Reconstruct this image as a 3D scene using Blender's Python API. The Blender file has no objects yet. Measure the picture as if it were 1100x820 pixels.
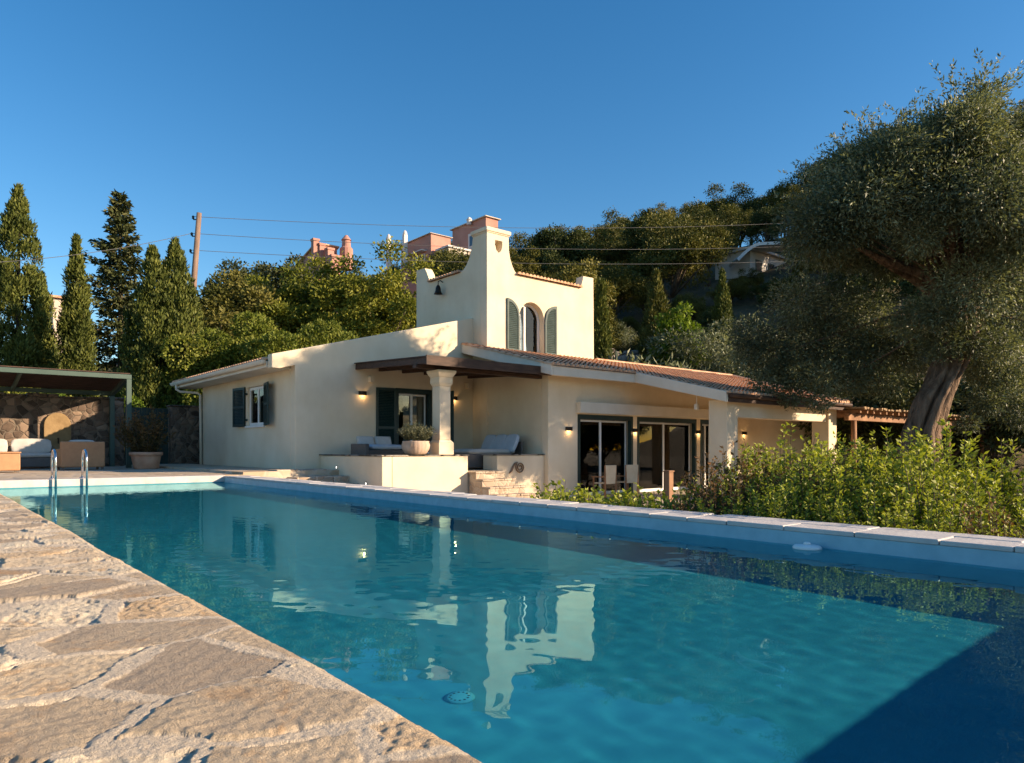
import bpy, bmesh, math, random
import numpy as np
from mathutils import Vector, Matrix
from mathutils.geometry import tessellate_polygon

random.seed(7)
RNG = np.random.default_rng(11)
SC = bpy.context.scene
COL = SC.collection
PI = math.pi
rad = math.radians

# ------------------------------------------------------------------ survey
# world: +Y runs along the pool, +X across it towards the villa, z = 0 is the pool edge
EYE = Vector((0, 0, 0.65))
FPX = 760.0
HEAD = rad(40)
FW = Vector((math.sin(HEAD), math.cos(HEAD), 0))
RT = Vector((math.cos(HEAD), -math.sin(HEAD), 0))


def at(px, py, d):
    """a surveyed bearing (photo pixel) and a distance along the view give a point of the place"""
    return EYE + d * FW + d * (px - 550) / FPX * RT + Vector((0, 0, d * (482 - py) / FPX))


def on_y(px, y):
    r = (px - 550) / FPX
    d = y / (FW.y + r * RT.y)
    return d * (FW.x + r * RT.x)


def dr(x, y):
    d = FW.x * x + FW.y * y
    return d, RT.x * x + RT.y * y


# ------------------------------------------------------------------ mesh builder
ROOT = {}


def wloc(o):
    p = Vector((0, 0, 0))
    while o is not None:
        p += ROOT.get(o.name, Vector((0, 0, 0)))
        o = o.parent
    return p


class MB:
    def __init__(self):
        self.v = []
        self.f = []

    def add(self, vs, fs):
        b = len(self.v)
        self.v += [tuple(p) for p in vs]
        self.f += [tuple(i + b for i in q) for q in fs]
        return self

    def box(self, x0, x1, y0, y1, z0, z1):
        vs = [(x0, y0, z0), (x1, y0, z0), (x1, y1, z0), (x0, y1, z0), (x0, y0, z1), (x1, y0, z1), (x1, y1, z1), (x0, y1, z1)]
        return self.add(vs, [(3, 2, 1, 0), (4, 5, 6, 7), (0, 1, 5, 4), (1, 2, 6, 5), (2, 3, 7, 6), (3, 0, 4, 7)])

    def obox(self, c, size, rot=(0, 0, 0)):
        from mathutils import Euler
        m = Euler(rot).to_matrix()
        sx, sy, sz = size[0] / 2, size[1] / 2, size[2] / 2
        vs = [Vector(c) + m @ Vector((a * sx, b * sy, d * sz)) for d in (-1, 1) for (a, b) in ((-1, -1), (1, -1), (1, 1), (-1, 1))]
        return self.add(vs, [(3, 2, 1, 0), (4, 5, 6, 7), (0, 1, 5, 4), (1, 2, 6, 5), (2, 3, 7, 6), (3, 0, 4, 7)])

    def beam(self, a, b, w, h):
        """rectangular bar from a to b, width w sideways, height h"""
        a, b = Vector(a), Vector(b)
        d = (b - a).normalized()
        s = d.cross(Vector((0, 0, 1)))
        s = Vector((1, 0, 0)) if s.length < 1e-4 else s.normalized()
        u = s.cross(d)
        vs = []
        for p in (a, b):
            for (i, j) in ((-1, -1), (1, -1), (1, 1), (-1, 1)):
                vs.append(p + s * (i * w / 2) + u * (j * h / 2))
        return self.add(vs, [(0, 1, 2, 3), (7, 6, 5, 4), (0, 4, 5, 1), (1, 5, 6, 2), (2, 6, 7, 3), (3, 7, 4, 0)])

    def plate(self, outer, holes, mapper, t0, t1):
        """flat wall with openings: 2-D loops placed by mapper(a, b, t), thick from t0 to t1"""
        loops = [outer] + list(holes)
        flat = [[Vector((p[0], p[1], 0)) for p in lp] for lp in loops]
        tris = tessellate_polygon(flat)
        pts = [p for lp in loops for p in lp]
        n = len(pts)
        vs = [mapper(p[0], p[1], t0) for p in pts] + [mapper(p[0], p[1], t1) for p in pts]
        fs = []
        for t in tris:
            fs.append(tuple(t))
            fs.append(tuple(i + n for i in reversed(t)))
        b = 0
        for lp in loops:
            k = len(lp)
            for i in range(k):
                j = (i + 1) % k
                fs.append((b + i, b + j, b + j + n, b + i + n))
            b += k
        return self.add(vs, fs)

    def tube(self, path, r, n=8, cap=True):
        path = [Vector(p) for p in path]
        rs = r if isinstance(r, (list, tuple)) else [r] * len(path)
        b = len(self.v)
        prev = None
        for i, p in enumerate(path):
            d = (path[min(i + 1, len(path) - 1)] - path[max(i - 1, 0)]).normalized()
            if prev is None:
                s = d.orthogonal().normalized()
            else:
                s = (prev - d * prev.dot(d)).normalized()
            prev = s
            u = d.cross(s)
            for k in range(n):
                a = 2 * PI * k / n
                self.v.append(tuple(p + (s * math.cos(a) + u * math.sin(a)) * rs[i]))
        for i in range(len(path) - 1):
            for k in range(n):
                q = (k + 1) % n
                self.f.append((b + i * n + k, b + i * n + q, b + (i + 1) * n + q, b + (i + 1) * n + k))
        if cap:
            self.f.append(tuple(b + k for k in reversed(range(n))))
            e = b + (len(path) - 1) * n
            self.f.append(tuple(e + k for k in range(n)))
        return self

    def lathe(self, c, prof, n=24, ripple=None):
        b = len(self.v)
        for (r, z) in prof:
            for k in range(n):
                a = 2 * PI * k / n
                q = r * (ripple(a, z) if ripple else 1)
                self.v.append((c[0] + q * math.cos(a), c[1] + q * math.sin(a), c[2] + z))
        m = len(prof)
        for i in range(m - 1):
            for k in range(n):
                q = (k + 1) % n
                self.f.append((b + i * n + k, b + i * n + q, b + (i + 1) * n + q, b + (i + 1) * n + k))
        self.f.append(tuple(b + k for k in reversed(range(n))))
        self.f.append(tuple(b + (m - 1) * n + k for k in range(n)))
        return self

    def cushion(self, c, size, rot=(0, 0, 0), puff=0.12, n=10):
        """a stuffed rectangular cushion"""
        from mathutils import Euler
        m = Euler(rot).to_matrix()
        b = len(self.v)
        for side in (1, -1):
            for i in range(n + 1):
                for j in range(n + 1):
                    x, y = math.sin((2 * i / n - 1) * PI / 2), math.sin((2 * j / n - 1) * PI / 2)
                    e = (1 - x ** 12) * (1 - y ** 12)
                    h = (1 - puff) + puff * (1 - x * x) * (1 - y * y)
                    z = side * h * (max(e, 0) ** 0.35)
                    k = 1 - 0.03 * (1 - abs(z))
                    self.v.append(tuple(Vector(c) + m @ Vector((x * k * size[0] / 2, y * k * size[1] / 2, z * size[2] / 2))))
        w = n + 1
        for s in (0, 1):
            o = b + s * w * w
            for i in range(n):
                for j in range(n):
                    q = (o + i * w + j, o + (i + 1) * w + j, o + (i + 1) * w + j + 1, o + i * w + j + 1)
                    self.f.append(q if s == 0 else tuple(reversed(q)))
        return self

    def build(self, name, mat, parent=None, smooth=False, bevel=0, local=False, segs=1):
        off = Vector((0, 0, 0)) if (local or parent is None) else wloc(parent)
        me = bpy.data.meshes.new(name)
        me.from_pydata([(p[0] - off.x, p[1] - off.y, p[2] - off.z) for p in self.v], [], self.f)
        me.materials.append(mat)
        bm = bmesh.new()
        bm.from_mesh(me)
        bmesh.ops.recalc_face_normals(bm, faces=bm.faces)
        bm.to_mesh(me)
        bm.free()
        if smooth:
            me.polygons.foreach_set('use_smooth', [True] * len(me.polygons))
        me.update()
        o = bpy.data.objects.new(name, me)
        COL.objects.link(o)
        if parent is not None:
            o.parent = parent
        if bevel:
            md = o.modifiers.new('edge', 'BEVEL')
            md.width = bevel
            md.segments = segs
            md.limit_method = 'ANGLE'
        return o


def tag(o, label=None, cat=None, group=None, kind=None):
    if label:
        o['label'] = label
    if cat:
        o['category'] = cat
    if group:
        o['group'] = group
    if kind:
        o['kind'] = kind
    return o


def thing(name, label, cat, loc=(0, 0, 0), rotz=0, group=None):
    o = bpy.data.objects.new(name, None)
    o.empty_display_size = 0.1
    COL.objects.link(o)
    o.location = loc
    o.rotation_euler = (0, 0, rotz)
    ROOT[o.name] = Vector(loc)
    return tag(o, label, cat, group)


def copy_tree(o, parent=None):
    c = o.copy()
    COL.objects.link(c)
    if parent is not None:
        c.parent = parent
    for ch in list(o.children):
        copy_tree(ch, c)
    return c


def struct(o):
    o['kind'] = 'structure'
    return o


def fast_mesh(name, V, F, mat, parent=None, smooth=False, tint=None):
    """V (n,3), F (m,4) numpy quads"""
    me = bpy.data.meshes.new(name)
    V = np.ascontiguousarray(V, dtype=np.float32)
    F = np.ascontiguousarray(F, dtype=np.int32)
    me.vertices.add(len(V))
    me.vertices.foreach_set('co', V.ravel())
    k = F.shape[1]
    me.loops.add(F.size)
    me.loops.foreach_set('vertex_index', F.ravel())
    me.polygons.add(len(F))
    me.polygons.foreach_set('loop_start', np.arange(0, F.size, k, dtype=np.int32))
    me.polygons.foreach_set('loop_total', np.full(len(F), k, dtype=np.int32))
    if smooth:
        me.polygons.foreach_set('use_smooth', np.ones(len(F), dtype=bool))
    me.update(calc_edges=True)
    if tint is not None:
        a = me.attributes.new('tint', 'FLOAT', 'FACE')
        a.data.foreach_set('value', np.ascontiguousarray(tint, dtype=np.float32))
    me.materials.append(mat)
    o = bpy.data.objects.new(name, me)
    COL.objects.link(o)
    if parent is not None:
        o.parent = parent
    return o


def grid_faces(nr, nc):
    i = np.arange(nr * nc).reshape(nr, nc)
    return np.stack([i[:-1, :-1], i[:-1, 1:], i[1:, 1:], i[1:, :-1]], -1).reshape(-1, 4)


# ------------------------------------------------------------------ materials
def new_mat(name):
    m = bpy.data.materials.new(name)
    m.use_nodes = True
    nt = m.node_tree
    return m, nt, nt.nodes['Principled BSDF']


def node(nt, kind, **kw):
    n = nt.nodes.new(kind)
    for k, v in kw.items():
        if k in n.inputs:
            n.inputs[k].default_value = v
        else:
            setattr(n, k, v)
    return n


def ramp(nt, fac, stops):
    r = nt.nodes.new('ShaderNodeValToRGB')
    e = r.color_ramp.elements
    while len(e) < len(stops):
        e.new(0.5)
    for el, (p, c) in zip(e, stops):
        el.position = p
        el.color = (*c, 1) if len(c) == 3 else c
    nt.links.new(fac, r.inputs[0])
    return r.outputs[0]


def coords(nt, world=True):
    if world:
        return nt.nodes.new('ShaderNodeNewGeometry').outputs['Position']
    return nt.nodes.new('ShaderNodeTexCoord').outputs['Object']


def noise(nt, vec, scale, detail=4, rough=0.55, dist=0.0):
    n = nt.nodes.new('ShaderNodeTexNoise')
    n.inputs['Scale'].default_value = scale
    n.inputs['Detail'].default_value = detail
    n.inputs['Roughness'].default_value = rough
    n.inputs['Distortion'].default_value = dist
    if vec is not None:
        nt.links.new(vec, n.inputs['Vector'])
    return n.outputs[0]


def bump(nt, p, h, strength, dist):
    b = nt.nodes.new('ShaderNodeBump')
    b.inputs['Strength'].default_value = strength
    b.inputs['Distance'].default_value = dist
    nt.links.new(h, b.inputs['Height'])
    nt.links.new(b.outputs[0], p.inputs['Normal'])
    return b


def mix(nt, fac, a, b, blend='MIX'):
    m = nt.nodes.new('ShaderNodeMix')
    m.data_type = 'RGBA'
    m.blend_type = blend
    for s, v in ((0, fac), (6, a), (7, b)):
        if hasattr(v, 'links'):
            nt.links.new(v, m.inputs[s])
        else:
            m.inputs[s].default_value = v if s == 0 else (*v, 1)
    return m.outputs[2]


def math_n(nt, op, a, b=None, c=None):
    m = nt.nodes.new('ShaderNodeMath')
    m.operation = op
    for i, v in enumerate((a, b, c)):
        if v is None:
            continue
        if hasattr(v, 'links'):
            nt.links.new(v, m.inputs[i])
        else:
            m.inputs[i].default_value = v
    return m.outputs[0]


def m_noise(name, c1, c2, scale, rough=0.8, bscale=None, bstr=0.3, bdist=0.01, spec=0.3, world=True, metal=0.0, stretch=None):
    m, nt, p = new_mat(name)
    v = coords(nt, world)
    if stretch:
        mp = node(nt, 'ShaderNodeMapping')
        mp.inputs['Scale'].default_value = stretch
        nt.links.new(v, mp.inputs['Vector'])
        v = mp.outputs[0]
    f = noise(nt, v, scale)
    col = ramp(nt, f, [(0.3, c1), (0.7, c2)])
    nt.links.new(col, p.inputs['Base Color'])
    p.inputs['Roughness'].default_value = rough
    p.inputs['Specular IOR Level'].default_value = spec
    p.inputs['Metallic'].default_value = metal
    if bscale:
        bump(nt, p, noise(nt, v, bscale, 6, 0.65), bstr, bdist)
    return m


def m_plaster(name, c1, c2, c3):
    m, nt, p = new_mat(name)
    v = coords(nt)
    big = noise(nt, v, 0.7, 5, 0.6)
    col = ramp(nt, big, [(0.3, c1), (0.52, c2), (0.75, c3)])
    # faint vertical weather streaks
    mp = node(nt, 'ShaderNodeMapping')
    mp.inputs['Scale'].default_value = (1.6, 1.6, 0.3)
    nt.links.new(v, mp.inputs['Vector'])
    st = ramp(nt, noise(nt, mp.outputs[0], 1.0, 5, 0.6), [(0.42, (1, 1, 1)), (0.8, (0.86, 0.83, 0.78))])
    col = mix(nt, 0.35, col, st, 'MULTIPLY')
    nt.links.new(col, p.inputs['Base Color'])
    p.inputs['Roughness'].default_value = 0.9
    p.inputs['Specular IOR Level'].default_value = 0.2
    h = mix(nt, 0.35, noise(nt, v, 3, 6, 0.6), noise(nt, v, 60, 3))
    bump(nt, p, h, 0.5, 0.022)
    return m


PLASTER = m_plaster('cream_plaster', (0.64, 0.53, 0.375), (0.71, 0.60, 0.44), (0.77, 0.67, 0.515))
WHITEP = m_noise('white_paint', (0.72, 0.70, 0.66), (0.80, 0.79, 0.76), 3, 0.5, 30, 0.05, 0.004)
FASCIA = m_noise('painted_fascia', (0.62, 0.56, 0.46), (0.70, 0.64, 0.54), 2, 0.7, 40, 0.15, 0.004)
GREEN = m_noise('dark_green_paint', (0.012, 0.03, 0.028), (0.022, 0.045, 0.042), 4, 0.45, 30, 0.1, 0.003)
GREENW = m_noise('weathered_green_paint', (0.035, 0.06, 0.056), (0.065, 0.095, 0.088), 4, 0.6, 30, 0.15, 0.003)
GREENM = m_noise('green_metal', (0.05, 0.085, 0.07), (0.07, 0.11, 0.09), 2, 0.5)
DWOOD = m_noise('dark_stained_timber', (0.035, 0.02, 0.014), (0.09, 0.05, 0.033), 3, 0.65, 14, 0.4, 0.01, stretch=(1, 6, 6))
ROUGHWOOD = m_noise('rough_timber', (0.20, 0.10, 0.05), (0.36, 0.20, 0.11), 4, 0.8, 12, 0.7, 0.02, stretch=(1, 1, 0.4))
POLEWOOD = m_noise('weathered_pole_timber', (0.13, 0.085, 0.062), (0.26, 0.18, 0.135), 3, 0.85, 16, 0.6, 0.02, stretch=(3, 3, 0.3))
STRAW = m_noise('reed_thatch', (0.22, 0.14, 0.08), (0.40, 0.28, 0.16), 9, 0.9, 25, 0.8, 0.02)
TERRA = m_noise('terracotta_pot_clay', (0.42, 0.22, 0.14), (0.58, 0.36, 0.25), 4, 0.85, 20, 0.3, 0.006)
FABRIC = m_noise('off_white_fabric', (0.44, 0.41, 0.37), (0.52, 0.49, 0.45), 5, 0.9, 120, 0.2, 0.002)
FABRICG = m_noise('grey_blue_fabric', (0.42, 0.47, 0.53), (0.50, 0.55, 0.60), 5, 0.9, 120, 0.2, 0.002)
CREAMF = m_noise('cream_canvas', (0.62, 0.50, 0.34), (0.70, 0.58, 0.42), 5, 0.9, 80, 0.2, 0.002)
CURTAIN = m_noise('curtain_linen', (0.55, 0.46, 0.36), (0.64, 0.55, 0.44), 5, 0.9, 80, 0.2, 0.002)
BRONZE = m_noise('dark_bronze', (0.025, 0.018, 0.012), (0.05, 0.036, 0.026), 6, 0.45, metal=0.6)
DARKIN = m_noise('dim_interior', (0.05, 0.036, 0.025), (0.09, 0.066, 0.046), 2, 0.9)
FLUEDARK = m_noise('dark_flue', (0.05, 0.02, 0.012), (0.09, 0.036, 0.02), 5, 0.95)  # dark colour stands in for shade inside the shallow chimney hole
BARK = m_noise('bark', (0.05, 0.036, 0.027), (0.13, 0.10, 0.075), 3, 0.95, 7, 1.0, 0.05, stretch=(1, 1, 0.3))
OLIVEBARK = m_noise('gnarled_olive_bark', (0.07, 0.045, 0.03), (0.31, 0.21, 0.14), 3.0, 0.95, 6, 1.0, 0.16, stretch=(2.0, 2.0, 0.45))
PINKP = m_noise('pink_render', (0.40, 0.20, 0.155), (0.48, 0.255, 0.20), 0.6, 0.9)
HWHITE = m_noise('far_house_white', (0.62, 0.58, 0.54), (0.72, 0.68, 0.63), 0.6, 0.9)
BEIGEP = m_noise('far_house_beige', (0.50, 0.42, 0.33), (0.58, 0.50, 0.41), 0.6, 0.9)
HGLASS = m_noise('far_window_glass', (0.02, 0.025, 0.03), (0.05, 0.06, 0.08), 1, 0.15, spec=0.6)
CABLE = m_noise('grey_cable', (0.10, 0.10, 0.10), (0.14, 0.14, 0.14), 1, 0.6)
EARTH = m_noise('garden_soil', (0.06, 0.045, 0.03), (0.13, 0.095, 0.065), 3, 0.95, 12, 0.8, 0.04)


def m_tile():
    m, nt, p = new_mat('terracotta_roof_tile')
    v = coords(nt)
    f = noise(nt, v, 3.5, 5, 0.65)
    col = ramp(nt, f, [(0.25, (0.32, 0.165, 0.095)), (0.42, (0.53, 0.29, 0.165)), (0.58, (0.64, 0.39, 0.235)), (0.78, (0.64, 0.45, 0.32))])
    lich = ramp(nt, noise(nt, v, 14, 4, 0.7), [(0.58, (0, 0, 0)), (0.7, (1, 1, 1))])
    col = mix(nt, math_n(nt, 'MULTIPLY', lich, 0.35), col, (0.30, 0.27, 0.21))
    nt.links.new(col, p.inputs['Base Color'])
    p.inputs['Roughness'].default_value = 0.9
    bump(nt, p, noise(nt, v, 40, 4), 0.3, 0.008)
    return m


TILE = m_tile()


def m_wicker(name, c1, c2):
    m, nt, p = new_mat(name)
    v = nt.nodes.new('ShaderNodeTexCoord').outputs['Object']
    sep = node(nt, 'ShaderNodeSeparateXYZ')
    nt.links.new(v, sep.inputs[0])
    xy = math_n(nt, 'ADD', sep.outputs[0], sep.outputs[1])
    a = math_n(nt, 'SINE', math_n(nt, 'MULTIPLY', xy, 170))
    b = math_n(nt, 'SINE', math_n(nt, 'MULTIPLY', sep.outputs[2], 230))
    w = math_n(nt, 'MULTIPLY', a, b)
    w = math_n(nt, 'MULTIPLY_ADD', w, 0.5, 0.5)
    f = mix(nt, 0.4, w, noise(nt, v, 7, 3))
    col = ramp(nt, f, [(0.15, c1), (0.8, c2)])
    nt.links.new(col, p.inputs['Base Color'])
    p.inputs['Roughness'].default_value = 0.6
    bump(nt, p, w, 0.6, 0.006)
    return m


WICKER = m_wicker('tan_wicker', (0.27, 0.13, 0.06), (0.50, 0.27, 0.13))
WICKERD = m_wicker('grey_brown_wicker', (0.06, 0.05, 0.045), (0.16, 0.13, 0.11))


def m_glass():
    m, nt, p = new_mat('window_pane_glass')
    nt.nodes.remove(p)
    out = nt.nodes['Material Output']
    fr = node(nt, 'ShaderNodeFresnel')
    fr.inputs['IOR'].default_value = 1.5
    t = nt.nodes.new('ShaderNodeBsdfTransparent')
    t.inputs[0].default_value = (0.80, 0.84, 0.84, 1)
    g = nt.nodes.new('ShaderNodeBsdfGlossy')
    g.inputs['Roughness'].default_value = 0.01
    mx = nt.nodes.new('ShaderNodeMixShader')
    f = math_n(nt, 'MULTIPLY_ADD', fr.outputs[0], 1.0, 0.0)
    nt.links.new(f, mx.inputs[0])
    nt.links.new(t.outputs[0], mx.inputs[1])
    nt.links.new(g.outputs[0], mx.inputs[2])
    nt.links.new(mx.outputs[0], out.inputs[0])
    return m


GLASS = m_glass()


def m_emit(name, c, s):
    m, nt, p = new_mat(name)
    p.inputs['Base Color'].default_value = (*c, 1)
    p.inputs['Emission Color'].default_value = (*c, 1)
    p.inputs['Emission Strength'].default_value = s
    return m


BULB = m_emit('warm_bulb', (1.0, 0.62, 0.25), 5.0)
LEDW = m_emit('white_led', (1.0, 0.95, 0.85), 1.2)


def m_steel():
    m, nt, p = new_mat('polished_steel')
    v = coords(nt)
    p.inputs['Base Color'].default_value = (0.62, 0.62, 0.63, 1)
    p.inputs['Metallic'].default_value = 1
    f = noise(nt, v, 25, 3)
    nt.links.new(ramp(nt, f, [(0.3, (0.12,) * 3), (0.7, (0.28,) * 3)]), p.inputs['Roughness'])
    return m


STEEL = m_steel()


def m_rubble(name, c_lo, c_mid, c_hi, joint, scale, depth):
    m, nt, p = new_mat(name)
    v = coords(nt)
    wob = nt.nodes.new('ShaderNodeTexNoise')
    wob.inputs['Scale'].default_value = 1.7
    nt.links.new(v, wob.inputs['Vector'])
    va = node(nt, 'ShaderNodeVectorMath', operation='MULTIPLY_ADD')
    nt.links.new(wob.outputs['Color'], va.inputs[0])
    va.inputs[1].default_value = (0.3, 0.3, 0.3)
    nt.links.new(v, va.inputs[2])
    ed = node(nt, 'ShaderNodeTexVoronoi', feature='DISTANCE_TO_EDGE')
    ed.inputs['Scale'].default_value = scale
    nt.links.new(va.outputs[0], ed.inputs['Vector'])
    ce = node(nt, 'ShaderNodeTexVoronoi', feature='F1')
    ce.inputs['Scale'].default_value = scale
    nt.links.new(va.outputs[0], ce.inputs['Vector'])
    sep = node(nt, 'ShaderNodeSeparateColor')
    nt.links.new(ce.outputs['Color'], sep.inputs[0])
    rnd = mix(nt, 0.4, sep.outputs[0], noise(nt, v, 9, 5, 0.65))
    col = ramp(nt, rnd, [(0.2, c_lo), (0.5, c_mid), (0.8, c_hi)])
    jm = ramp(nt, ed.outputs['Distance'], [(0.02, (0, 0, 0)), (0.075, (1, 1, 1))])
    col = mix(nt, jm, joint, col)
    nt.links.new(col, p.inputs['Base Color'])
    p.inputs['Roughness'].default_value = 0.92
    p.inputs['Specular IOR Level'].default_value = 0.2
    hh = ramp(nt, ed.outputs['Distance'], [(0.0, (0, 0, 0)), (0.12, (0.8,) * 3), (0.3, (1, 1, 1))])
    h = mix(nt, 0.25, hh, noise(nt, v, 18, 6, 0.7))
    bump(nt, p, h, 1.0, depth)
    return m


RUBBLE = m_rubble('dark_rubble_stone', (0.06, 0.045, 0.035), (0.14, 0.10, 0.075), (0.25, 0.18, 0.13), (0.16, 0.13, 0.10), 4.2, 0.04)
DRYSTONE = m_rubble('pale_dry_stone', (0.16, 0.14, 0.12), (0.26, 0.23, 0.20), (0.36, 0.32, 0.27), (0.06, 0.05, 0.04), 1.6, 0.1)
PAVING = m_rubble('crazy_paving_far', (0.40, 0.30, 0.20), (0.47, 0.38, 0.27), (0.52, 0.44, 0.34), (0.48, 0.40, 0.31), 1.7, 0.02)
STEPST = m_rubble('step_stone', (0.32, 0.24, 0.17), (0.42, 0.33, 0.25), (0.52, 0.43, 0.33), (0.50, 0.42, 0.32), 5.0, 0.02)


def m_deck():
    """near crazy paving: stone and mortar are told apart by attributes of the modelled surface"""
    m, nt, p = new_mat('crazy_paving_stone')
    v = coords(nt)
    st = node(nt, 'ShaderNodeAttribute', attribute_name='stone')
    rn = node(nt, 'ShaderNodeAttribute', attribute_name='shade')
    mp = node(nt, 'ShaderNodeMapping')
    mp.inputs['Scale'].default_value = (1.0, 0.45, 1.0)
    mp.inputs['Rotation'].default_value = (0, 0, 0.5)
    nt.links.new(v, mp.inputs['Vector'])
    n1 = noise(nt, mp.outputs[0], 5, 8, 0.68, 0.6)
    f = mix(nt, 0.34, rn.outputs['Fac'], n1)
    col = ramp(nt, f, [(0.22, (0.43, 0.345, 0.25)), (0.34, (0.57, 0.45, 0.305)), (0.48, (0.67, 0.54, 0.37)), (0.6, (0.60, 0.43, 0.255)), (0.75, (0.72, 0.62, 0.46))])
    rust = ramp(nt, noise(nt, v, 2.6, 6, 0.7, 1.0), [(0.53, (0, 0, 0)), (0.66, (1, 1, 1))])
    col = mix(nt, math_n(nt, 'MULTIPLY', rust, 0.7), col, (0.50, 0.30, 0.14))
    pit = ramp(nt, noise(nt, v, 55, 6, 0.75), [(0.30, (0.62, 0.58, 0.54)), (0.5, (1, 1, 1))])
    col = mix(nt, 0.65, col, pit, 'MULTIPLY')
    sand = ramp(nt, noise(nt, v, 160, 3, 0.7), [(0.3, (0.56, 0.46, 0.335)), (0.7, (0.76, 0.65, 0.495))])
    col = mix(nt, st.outputs['Fac'], sand, col)
    nt.links.new(col, p.inputs['Base Color'])
    p.inputs['Roughness'].default_value = 0.85
    p.inputs['Specular IOR Level'].default_value = 0.25
    h1 = noise(nt, mp.outputs[0], 14, 9, 0.75, 0.2)
    h2 = noise(nt, v, 150, 4, 0.75)
    h = mix(nt, 0.45, h1, h2)
    bump(nt, p, h, 1.0, 0.024)
    return m


DECK = m_deck()


def m_coping():
    m, nt, p = new_mat('pale_coping_stone')
    v = coords(nt)
    f = noise(nt, v, 4, 7, 0.65)
    col = ramp(nt, f, [(0.25, (0.40, 0.38, 0.36)), (0.5, (0.52, 0.49, 0.46)), (0.75, (0.60, 0.57, 0.53))])
    nt.links.new(col, p.inputs['Base Color'])
    p.inputs['Roughness'].default_value = 0.8
    bump(nt, p, noise(nt, v, 22, 7, 0.7), 0.5, 0.012)
    return m


COPING = m_coping()


def m_pool():
    m, nt, p = new_mat('pool_mosaic')
    v = coords(nt)
    br = node(nt, 'ShaderNodeTexVoronoi', feature='F1', distance='CHEBYCHEV')
    br.inputs['Scale'].default_value = 18
    br.inputs['Randomness'].default_value = 0.0
    nt.links.new(v, br.inputs['Vector'])
    f = mix(nt, 0.15, noise(nt, v, 1.2, 5), br.outputs['Color'])
    col = ramp(nt, f, [(0.25, (0.054, 0.250, 0.305)), (0.75, (0.086, 0.325, 0.385))])
    nt.links.new(col, p.inputs['Base Color'])
    p.inputs['Roughness'].default_value = 0.5
    return m


POOL = m_pool()


WLINE = m_noise('pale_blue_waterline_tile', (0.24, 0.42, 0.50), (0.32, 0.52, 0.60), 6, 0.4, 60, 0.1, 0.003)


def m_water():
    m, nt, p = new_mat('pool_water')
    nt.nodes.remove(p)
    g = nt.nodes.new('ShaderNodeBsdfGlass')
    g.inputs['Color'].default_value = (0.46, 0.885, 0.965, 1)
    g.inputs['IOR'].default_value = 1.33
    g.inputs['Roughness'].default_value = 0
    nt.links.new(g.outputs[0], nt.nodes['Material Output'].inputs[0])
    return m


WATER = m_water()


def m_leaf(name, dark, mid, light, trans=0.3, gloss=0.15, world_scale=0.9):
    m, nt, p = new_mat(name)
    out = nt.nodes['Material Output']
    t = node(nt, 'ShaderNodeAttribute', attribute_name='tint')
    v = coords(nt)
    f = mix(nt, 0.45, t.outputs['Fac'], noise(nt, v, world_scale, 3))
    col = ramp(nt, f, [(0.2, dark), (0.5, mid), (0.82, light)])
    nt.links.new(col, p.inputs['Base Color'])
    p.inputs['Roughness'].default_value = 0.55
    p.inputs['Specular IOR Level'].default_value = gloss
    tr = nt.nodes.new('ShaderNodeBsdfTranslucent')
    nt.links.new(mix(nt, 1.0, col, (1.0, 1.0, 0.45), 'MULTIPLY'), tr.inputs[0])
    mx = nt.nodes.new('ShaderNodeMixShader')
    mx.inputs[0].default_value = trans
    nt.links.new(p.outputs[0], mx.inputs[1])
    nt.links.new(tr.outputs[0], mx.inputs[2])
    nt.links.new(mx.outputs[0], out.inputs[0])
    return m


L_CYP = m_leaf('cypress_leaf', (0.030, 0.046, 0.011), (0.092, 0.112, 0.024), (0.20, 0.21, 0.048), 0.15)
L_FIR = m_leaf('fir_needle', (0.030, 0.044, 0.016), (0.065, 0.078, 0.028), (0.12, 0.115, 0.045), 0.1)
L_WOOD = m_leaf('hill_tree_leaf', (0.045, 0.055, 0.013), (0.105, 0.108, 0.026), (0.20, 0.178, 0.048), 0.2, world_scale=0.25)
L_GREEN = m_leaf('green_tree_leaf', (0.07, 0.095, 0.014), (0.185, 0.20, 0.03), (0.34, 0.33, 0.055), 0.25, world_scale=0.4)
L_OLIVE = m_leaf('olive_leaf', (0.042, 0.054, 0.030), (0.13, 0.152, 0.084), (0.40, 0.42, 0.26), 0.3, 0.35)
L_HEDGE = m_leaf('hedge_leaf', (0.05, 0.085, 0.010), (0.15, 0.21, 0.020), (0.44, 0.46, 0.05), 0.35, 0.45)
L_LIME = m_leaf('lime_leaf', (0.07, 0.12, 0.014), (0.13, 0.20, 0.024), (0.20, 0.26, 0.04), 0.35)
L_IVY = m_leaf('climber_leaf', (0.07, 0.10, 0.016), (0.16, 0.19, 0.03), (0.30, 0.30, 0.075), 0.3)
L_DRY = m_leaf('reddish_shrub_leaf', (0.05, 0.045, 0.02), (0.10, 0.075, 0.03), (0.20, 0.10, 0.045), 0.2)
L_SAGE = m_leaf('sage_leaf', (0.075, 0.085, 0.05), (0.13, 0.14, 0.085), (0.21, 0.21, 0.14), 0.2)


def m_ground():
    m, nt, p = new_mat('dry_grass_ground')
    v = coords(nt)
    f = noise(nt, v, 0.5, 8, 0.65)
    col = ramp(nt, f, [(0.3, (0.045, 0.045, 0.018)), (0.5, (0.10, 0.08, 0.04)), (0.7, (0.17, 0.12, 0.065))])
    nt.links.new(col, p.inputs['Base Color'])
    p.inputs['Roughness'].default_value = 0.95
    bump(nt, p, noise(nt, v, 3, 8, 0.7), 0.8, 0.2)
    return m


GROUND = m_ground()

# ------------------------------------------------------------------ ground / terrain
GZ = -0.85          # garden level on the villa side


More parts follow.
